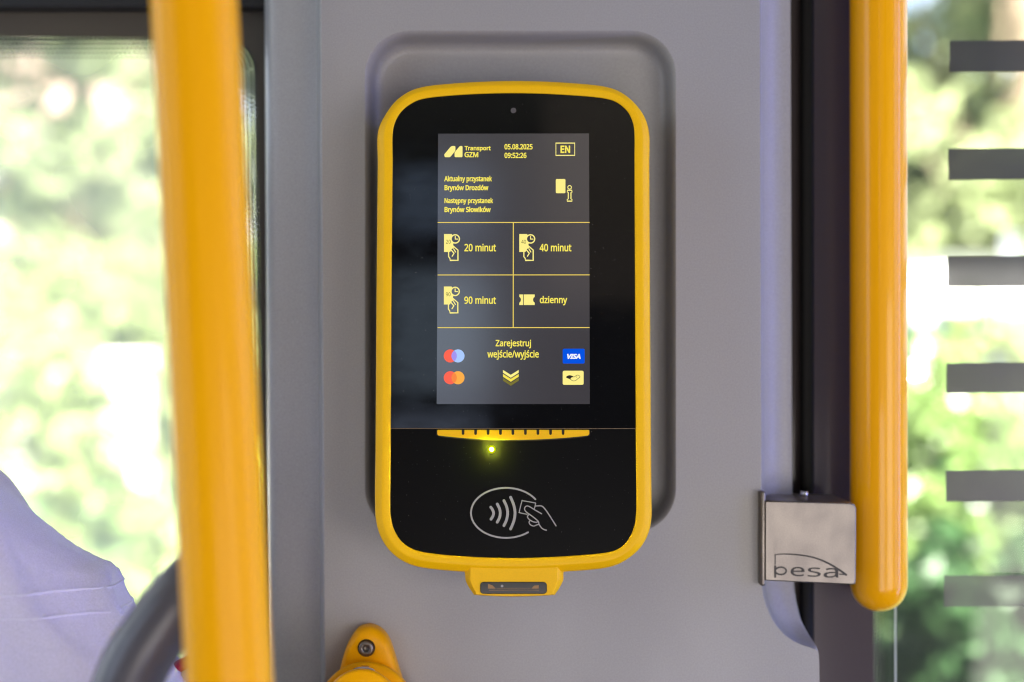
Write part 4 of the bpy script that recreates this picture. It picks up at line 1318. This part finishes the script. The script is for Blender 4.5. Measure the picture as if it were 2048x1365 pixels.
def leaves(name, clumps, n, size, m, parent, origin):
    """n leaf-sized faces spread over clumps (centre, radii)"""
    o = np.array(origin)
    vol = np.array([r[0] * r[1] * r[2] for _, r in clumps]) ** 0.8
    pick = rng.choice(len(clumps), n, p=vol / vol.sum())
    C_ = np.array([tuple(c) for c, _ in clumps])[pick]
    Rr = np.array([r for _, r in clumps])[pick]
    d = rng.normal(size=(n, 3))
    d /= np.linalg.norm(d, axis=1)[:, None]
    rad = rng.uniform(0.25, 1.12, n) ** 0.6
    p = C_ + d * rad[:, None] * Rr - o
    a = rng.normal(size=(n, 3))
    a /= np.linalg.norm(a, axis=1)[:, None]
    b = np.cross(a, rng.normal(size=(n, 3)))
    b /= np.linalg.norm(b, axis=1)[:, None]
    s = size * rng.uniform(0.6, 1.4, n)[:, None]
    vs = np.stack([p - a * s, p + b * s * 0.45, p + a * s, p - b * s * 0.45], 1).reshape(-1, 3)
    me = bpy.data.meshes.new(name)
    me.from_pydata(vs.tolist(), [], [(4 * i, 4 * i + 1, 4 * i + 2, 4 * i + 3) for i in range(n)])
    me.update()
    return link(name, me, m, parent)


def trunk_mesh(name, pts, r0, parent, m=None, limbs=()):
    V, F = [], []
    for ps, ra in [(pts, r0)] + list(limbs):
        n = len(ps)
        vs, fs = tube(ps, [ra * (1 - 0.7 * i / (n - 1)) for i in range(n)], 10, 4)
        k = len(V)
        V += vs
        F += [tuple(i + k for i in f) for f in fs]
    return mesh(name, V, F, m or M['bark'], parent, True)


def tree(label, px, d, h, w, crown0, n, size, m, seed, cat="tree", group="trees in the garden"):
    rnd = random.Random(seed)
    base = P(px, 682.5, d)
    base.z = GZ
    t = thing("tree", label, cat, base, group)
    tops = [Vector((rnd.uniform(-.1, .1) * i, rnd.uniform(-.1, .1) * i, h * 0.8 * i / 4)) for i in range(5)]
    limbs = []
    clumps = []
    for k in range(20):
        a = rnd.uniform(0, 2 * math.pi)
        z = rnd.uniform(crown0, h)
        q = (z - crown0) / (h - crown0)
        rr_ = w * math.sin(math.pi * (0.18 + 0.78 * q)) * rnd.uniform(0.35, 1.0)
        c = Vector((rr_ * math.cos(a), rr_ * math.sin(a), z))
        s = w * rnd.uniform(0.16, 0.36)
        clumps.append((c + base, (s, s, s * 0.8)))
        if k < 7:
            z0 = rnd.uniform(0.35, 0.7) * h * 0.8
            limbs.append(([Vector((0, 0, z0)), (Vector((0, 0, z0)) + c) * 0.5 + Vector((0, 0, .1)), c], 0.05 * w / 2))
    trunk_mesh("trunk", tops, 0.045 * h, t, None, limbs)
    leaves("crown", clumps, n, size, m, t, base)
    return t


def shrub(label, px, py_top, d, w, n, size, m, seed, group, name="shrub", cat="shrub"):
    rnd = random.Random(seed)
    base = P(px, 682.5, d)
    base.z = GZ
    h = P(px, py_top, d).z - GZ
    t = thing(name, label, cat, base, group)
    clumps, limbs = [], []
    for k in range(18):
        a = rnd.uniform(0, 2 * math.pi)
        z = rnd.uniform(0.1, 0.95) * h
        q = z / h
        r_ = w * (1 - 0.75 * q ** 2) * rnd.uniform(0.1, 0.95)
        c = Vector((r_ * math.cos(a), r_ * 0.7 * math.sin(a), z))
        s = w * rnd.uniform(0.18, 0.4)
        clumps.append((c + base, (s, s, s)))
        if k < 5:
            limbs.append(([Vector((0, 0, 0)), c * 0.5 + Vector((0, 0, .05)), c], 0.012))
    clumps.append((base + Vector((0, 0, h * 0.98 - w * 0.15)), (w * 0.16, w * 0.16, w * 0.25)))
    trunk_mesh("stem", [Vector((0, 0, 0)), Vector((0.02, 0, h * .4)), Vector((0, 0.02, h * .8))], 0.02, t, None, limbs)
    leaves("foliage", clumps, n, size, m, t, base)
    return t


# house far left
hx0, hx1 = P(-420, 0, 22).x, P(255, 0, 22).x
hb_ = Vector(((hx0 + hx1) / 2, 21.2, GZ))
house = thing("house", "pale pink plastered house far behind the shrubs", "house", hb_)
bm = bmesh.new()
W = hx1 - hx0
rbox(bm, (0, 3, 2.9), (W, 6, 5.8), 0.0)
bmobj("wall", bm, M['plaster'], house)
rv = [(-W / 2 - .3, -.4, 5.8), (W / 2 + .3, -.4, 5.8), (W / 2 + .3, 6.4, 5.8), (-W / 2 - .3, 6.4, 5.8), (-W / 2 - .3, 3, 8), (W / 2 + .3, 3, 8)]
mesh("roof", rv, [(0, 1, 5, 4), (2, 3, 4, 5), (0, 4, 3), (1, 2, 5), (0, 3, 2, 1)], M['rooftile'], house)
for wx, wz in ((-2.1, 1.7), (1.0, 1.7), (-2.1, 4.2), (1.0, 4.2)):
    bm = bmesh.new()
    rbox(bm, (wx, -.02, wz), (1.2, .12, 1.4), .02)
    f_ = bmobj("window", bm, M['whitewall'], house)
    bm = bmesh.new()
    rbox(bm, (wx, -.07, wz), (1.0, .06, 1.2), .0)
    bmobj("window_pane", bm, M['winglass'], f_)

# low white garden wall and gate post
def block(name, label, cat, x0, x1, ytop, d, depth, m, capm):
    a, b = P(x0, ytop, d), P(x1, ytop, d)
    base = Vector(((a.x + b.x) / 2, d - D0 + depth / 2, GZ))
    t = thing(name, label, cat, base)
    bm = bmesh.new()
    h = a.z - GZ
    rbox(bm, (0, 0, h / 2), (b.x - a.x, depth, h), .01)
    bmobj("masonry", bm, m, t)
    bm = bmesh.new()
    rbox(bm, (0, 0, h + .03), (b.x - a.x + .08, depth + .08, .055), .01)
    bmobj("coping", bm, capm, t)
    return t


block("garden_wall", "low white rendered garden wall with a brownish coping behind the shrubs", "wall", -900, 70, 735, 8.6, .22, M['whitewall'], M['pave'])
post = block("gate_post", "white square gate post standing free beside the low garden wall", "post", 184, 278, 728, 8.4, .27, M['whitewall'], M['whitewall'])

tree("light green broad tree behind the pink house wall, seen through the left window", 330, 17, 7.0, 2.3, 2.0, 5000, .13, M['leafa'], 3)
tree("yellowish loose tree at the far left edge of the left window", -120, 14, 6.5, 2.0, 2.2, 4200, .12, M['leafa'], 4)
for i, (px, py, d, ww, lab) in enumerate(((-60, 500, 12, 1.0, "tall round shrub at the left window's outer edge above the white wall"),
                                          (130, 455, 12.6, 1.05, "tallest garden shrub, between the pink house and the white gate post"),
                                          (330, 520, 11.6, .9, "garden shrub just left of the leaning yellow pole, behind the gate post"),
                                          (520, 480, 12.2, .9, "garden shrub seen in the slit right of the leaning yellow pole"))):
    shrub(lab, px, py, d, ww, 3200, .075, M['leafd'], 20 + i, "tall shrubs behind the garden wall")
for i, (px, py, d, ww, m, lab) in enumerate(((130, 868, 5.2, .20, 'leafd', "slim upright bush right of the lavender shirt's shoulder"),
                                             (300, 1010, 5.0, .34, 'leafd', "wide low bush directly above the dark seat handle"),
                                             (215, 985, 5.6, .30, 'leafb', "darker bush in the gap between shirt and leaning pole"),
                                             (-30, 900, 5.6, .28, 'leafd', "bush behind the person's shoulder at the frame edge"),
                                             (460, 950, 5.3, .34, 'leafb', "bush hidden mostly by the leaning yellow pole"))):
    shrub(lab, px, py, d, ww, 1500, .045, M[m], 40 + i, "low bushes beneath the left window", "bush", "bush")

tree("thin young tree with airy leaves in front of the pink house", 190, 15.5, 6.6, 1.7, 2.6, 1700, .12, M['leafa'], 31)
shrub("broad shrub spilling over the low white garden wall", 60, 700, 7.6, .8, 2600, .06, M['leafd'], 77, "tall shrubs behind the garden wall")
# right side
tree("broad pale green tree filling the top of the right window", 1990, 15, 7.6, 2.4, 1.6, 7000, .13, M['leafa'], 8)
tree("darker tree beyond, at the upper edge of the right window", 2260, 19, 8.5, 2.6, 1.8, 6000, .13, M['leafb'], 9)
tree("light tree mostly hidden behind the straight yellow pole", 1740, 17, 7.0, 2.2, 1.8, 5000, .13, M['leafa'], 12)
for i, (px, py, d, ww, m, lab) in enumerate(((1960, 1190, 2.9, .36, 'leafc', "dark low bush right outside the right window, beneath the lowest bar"),
                                             (1850, 800, 5.0, .34, 'leafb', "light green bush nearest the straight yellow pole, below the white van"),
                                             (2010, 830, 5.4, .40, 'leafb', "light green bush behind the fourth and fifth window bars"),
                                             (1890, 1060, 3.5, .36, 'leafc', "dark green bush at the bottom of the right window beside the pale wire"),
                                             (2070, 1075, 3.7, .36, 'leafc', "dark green bush at the bottom right corner behind the lowest bar"),
                                             (2160, 800, 5.2, .40, 'leafb', "bush just past the right edge of the frame"))):
    shrub(lab, px, py, d, ww, 3800, .05, M[m], 60 + i, "low bushes beneath the right window", "bush", "bush")

shrub("loose tall shrub with sparse leaves in front of the white van's windows", 1990, 600, 7.4, .62, 1300, .05, M['leafd'], 91, "low bushes beneath the right window")
shrub("loose shrub with sparse leaves in front of the white van's bonnet, beside the yellow pole", 1835, 640, 7.2, .45, 900, .05, M['leafb'], 92, "low bushes beneath the right window")
# dense hedges that close the lower part of each view
def hedge(label, x0, x1, py_top, d, depth, n, size, m, seed):
    rnd = random.Random(seed)
    a, b = P(x0, py_top, d), P(x1, py_top, d)
    base = Vector(((a.x + b.x) / 2, d - D0, GZ))
    h = a.z - GZ
    t = thing("hedge", label, "hedge", base, "hedges along the track")
    cl = []
    for k in range(46):
        s = rnd.uniform(.14, .26)
        cl.append((base + Vector((rnd.uniform(a.x, b.x) - base.x, rnd.uniform(-depth, depth), rnd.uniform(.1, max(.2, h - s * .6)))), (s * 1.3, s, s)))
    limbs = [([Vector((x, 0, 0)), Vector((x + .05, .02, h * .4)), Vector((x - .03, 0, h * .75))], .012) for x in (-.6, -.2, .25, .6)]
    trunk_mesh("stem", [Vector((0, 0, 0)), Vector((.03, 0, h * .4)), Vector((0, .03, h * .8))], .015, t, None, limbs)
    leaves("foliage", cl, n, size, m, t, base)


hedge("dense mid green hedge filling the lower half of the right window", 1700, 2350, 845, 6.2, .3, 9000, .055, M['hedge'], 5)
hedge("dense mid green hedge below the white gate post in the left window", -150, 620, 985, 6.2, .3, 9000, .055, M['hedge2'], 6)

# white van on the road
vb = P(1800, 682.5, 10.6)
vb.z = GZ
van = thing("parked_van", "white parked van with bluish windows seen through the right window", "van", vb)
side = [(-2.3, .35), (-2.35, .9), (-2.15, 1.15), (-1.45, 1.35), (-0.85, 2.1), (-0.6, 2.26), (0, 2.32), (2.2, 2.3), (2.42, 2.2), (2.45, .4), (2.3, .32), (-2.2, .3)]
rings = []
for y_, s in ((-.93, .94), (-.98, .985), (-.99, 1.0), (.99, 1.0), (.98, .985), (.93, .94)):
    rings.append([Vector((x * s, y_, 1.3 + (z - 1.3) * s)) for x, z in side])
vs, fs = loft(rings, True, True, True)
vo = mesh("body", vs, fs, M['vanpaint'], van)
for nm, pl_ in (("window", [(-1.08, 1.5), (-.80, 1.93), (-.15, 1.95), (-.15, 1.5)]), ("window", [(-.05, 1.5), (-.05, 1.95), (.95, 1.95), (.95, 1.5)]), ("window", [(1.05, 1.5), (1.05, 1.95), (2.1, 1.93), (2.1, 1.5)])):
    vs = [(x, -1.0, z) for x, z in pl_] + [(x, -.97, z) for x, z in pl_]
    mesh(nm, vs, [(0, 1, 2, 3), (7, 6, 5, 4), (0, 4, 5, 1), (1, 5, 6, 2), (2, 6, 7, 3), (3, 7, 4, 0)], M['vanglass'], van)
for x in (-1.5, 1.5):
    for y_ in (-.86, .86):
        bm = bmesh.new()
        bmesh.ops.create_cone(bm, cap_ends=True, segments=28, radius1=.34, radius2=.34, depth=.22, matrix=Matrix.Translation((x, y_, .34)) @ Matrix.Rotation(R(90), 4, 'X'))
        wh = bmobj("wheel", bm, M['tyre'], van)
        bm = bmesh.new()
        bmesh.ops.create_cone(bm, cap_ends=True, segments=20, radius1=.19, radius2=.16, depth=.05, matrix=Matrix.Translation((x, y_ + (-.12 if y_ < 0 else .12), .34)) @ Matrix.Rotation(R(90 if y_ < 0 else -90), 4, 'X'))
        bmobj("rim", bm, M['steel'], wh)
for y_ in (-.7, .7):
    bm = bmesh.new()
    bmesh.ops.create_uvsphere(bm, u_segments=16, v_segments=10, radius=.14, matrix=Matrix.Translation((-2.27, y_, .95)) @ Matrix.Diagonal((.6, 1.1, .8, 1)))
    bmobj("headlight", bm, M['chrome'], van, True)
for nm, gx, gy in (("glint_ball", 1990, 655), ("glint_oval", 1836, 745)):  # chrome shapes added on the van only to throw bright glints
    q = P(gx, gy, 9.5) - vb
    bm = bmesh.new()
    bmesh.ops.create_uvsphere(bm, u_segments=24, v_segments=16, radius=1, matrix=Matrix.Translation(q) @ Matrix.Diagonal((.06, .06, .06, 1) if nm == "glint_ball" else (.12, .04, .04, 1)))
    bmobj(nm, bm, M['glint'], van, True)
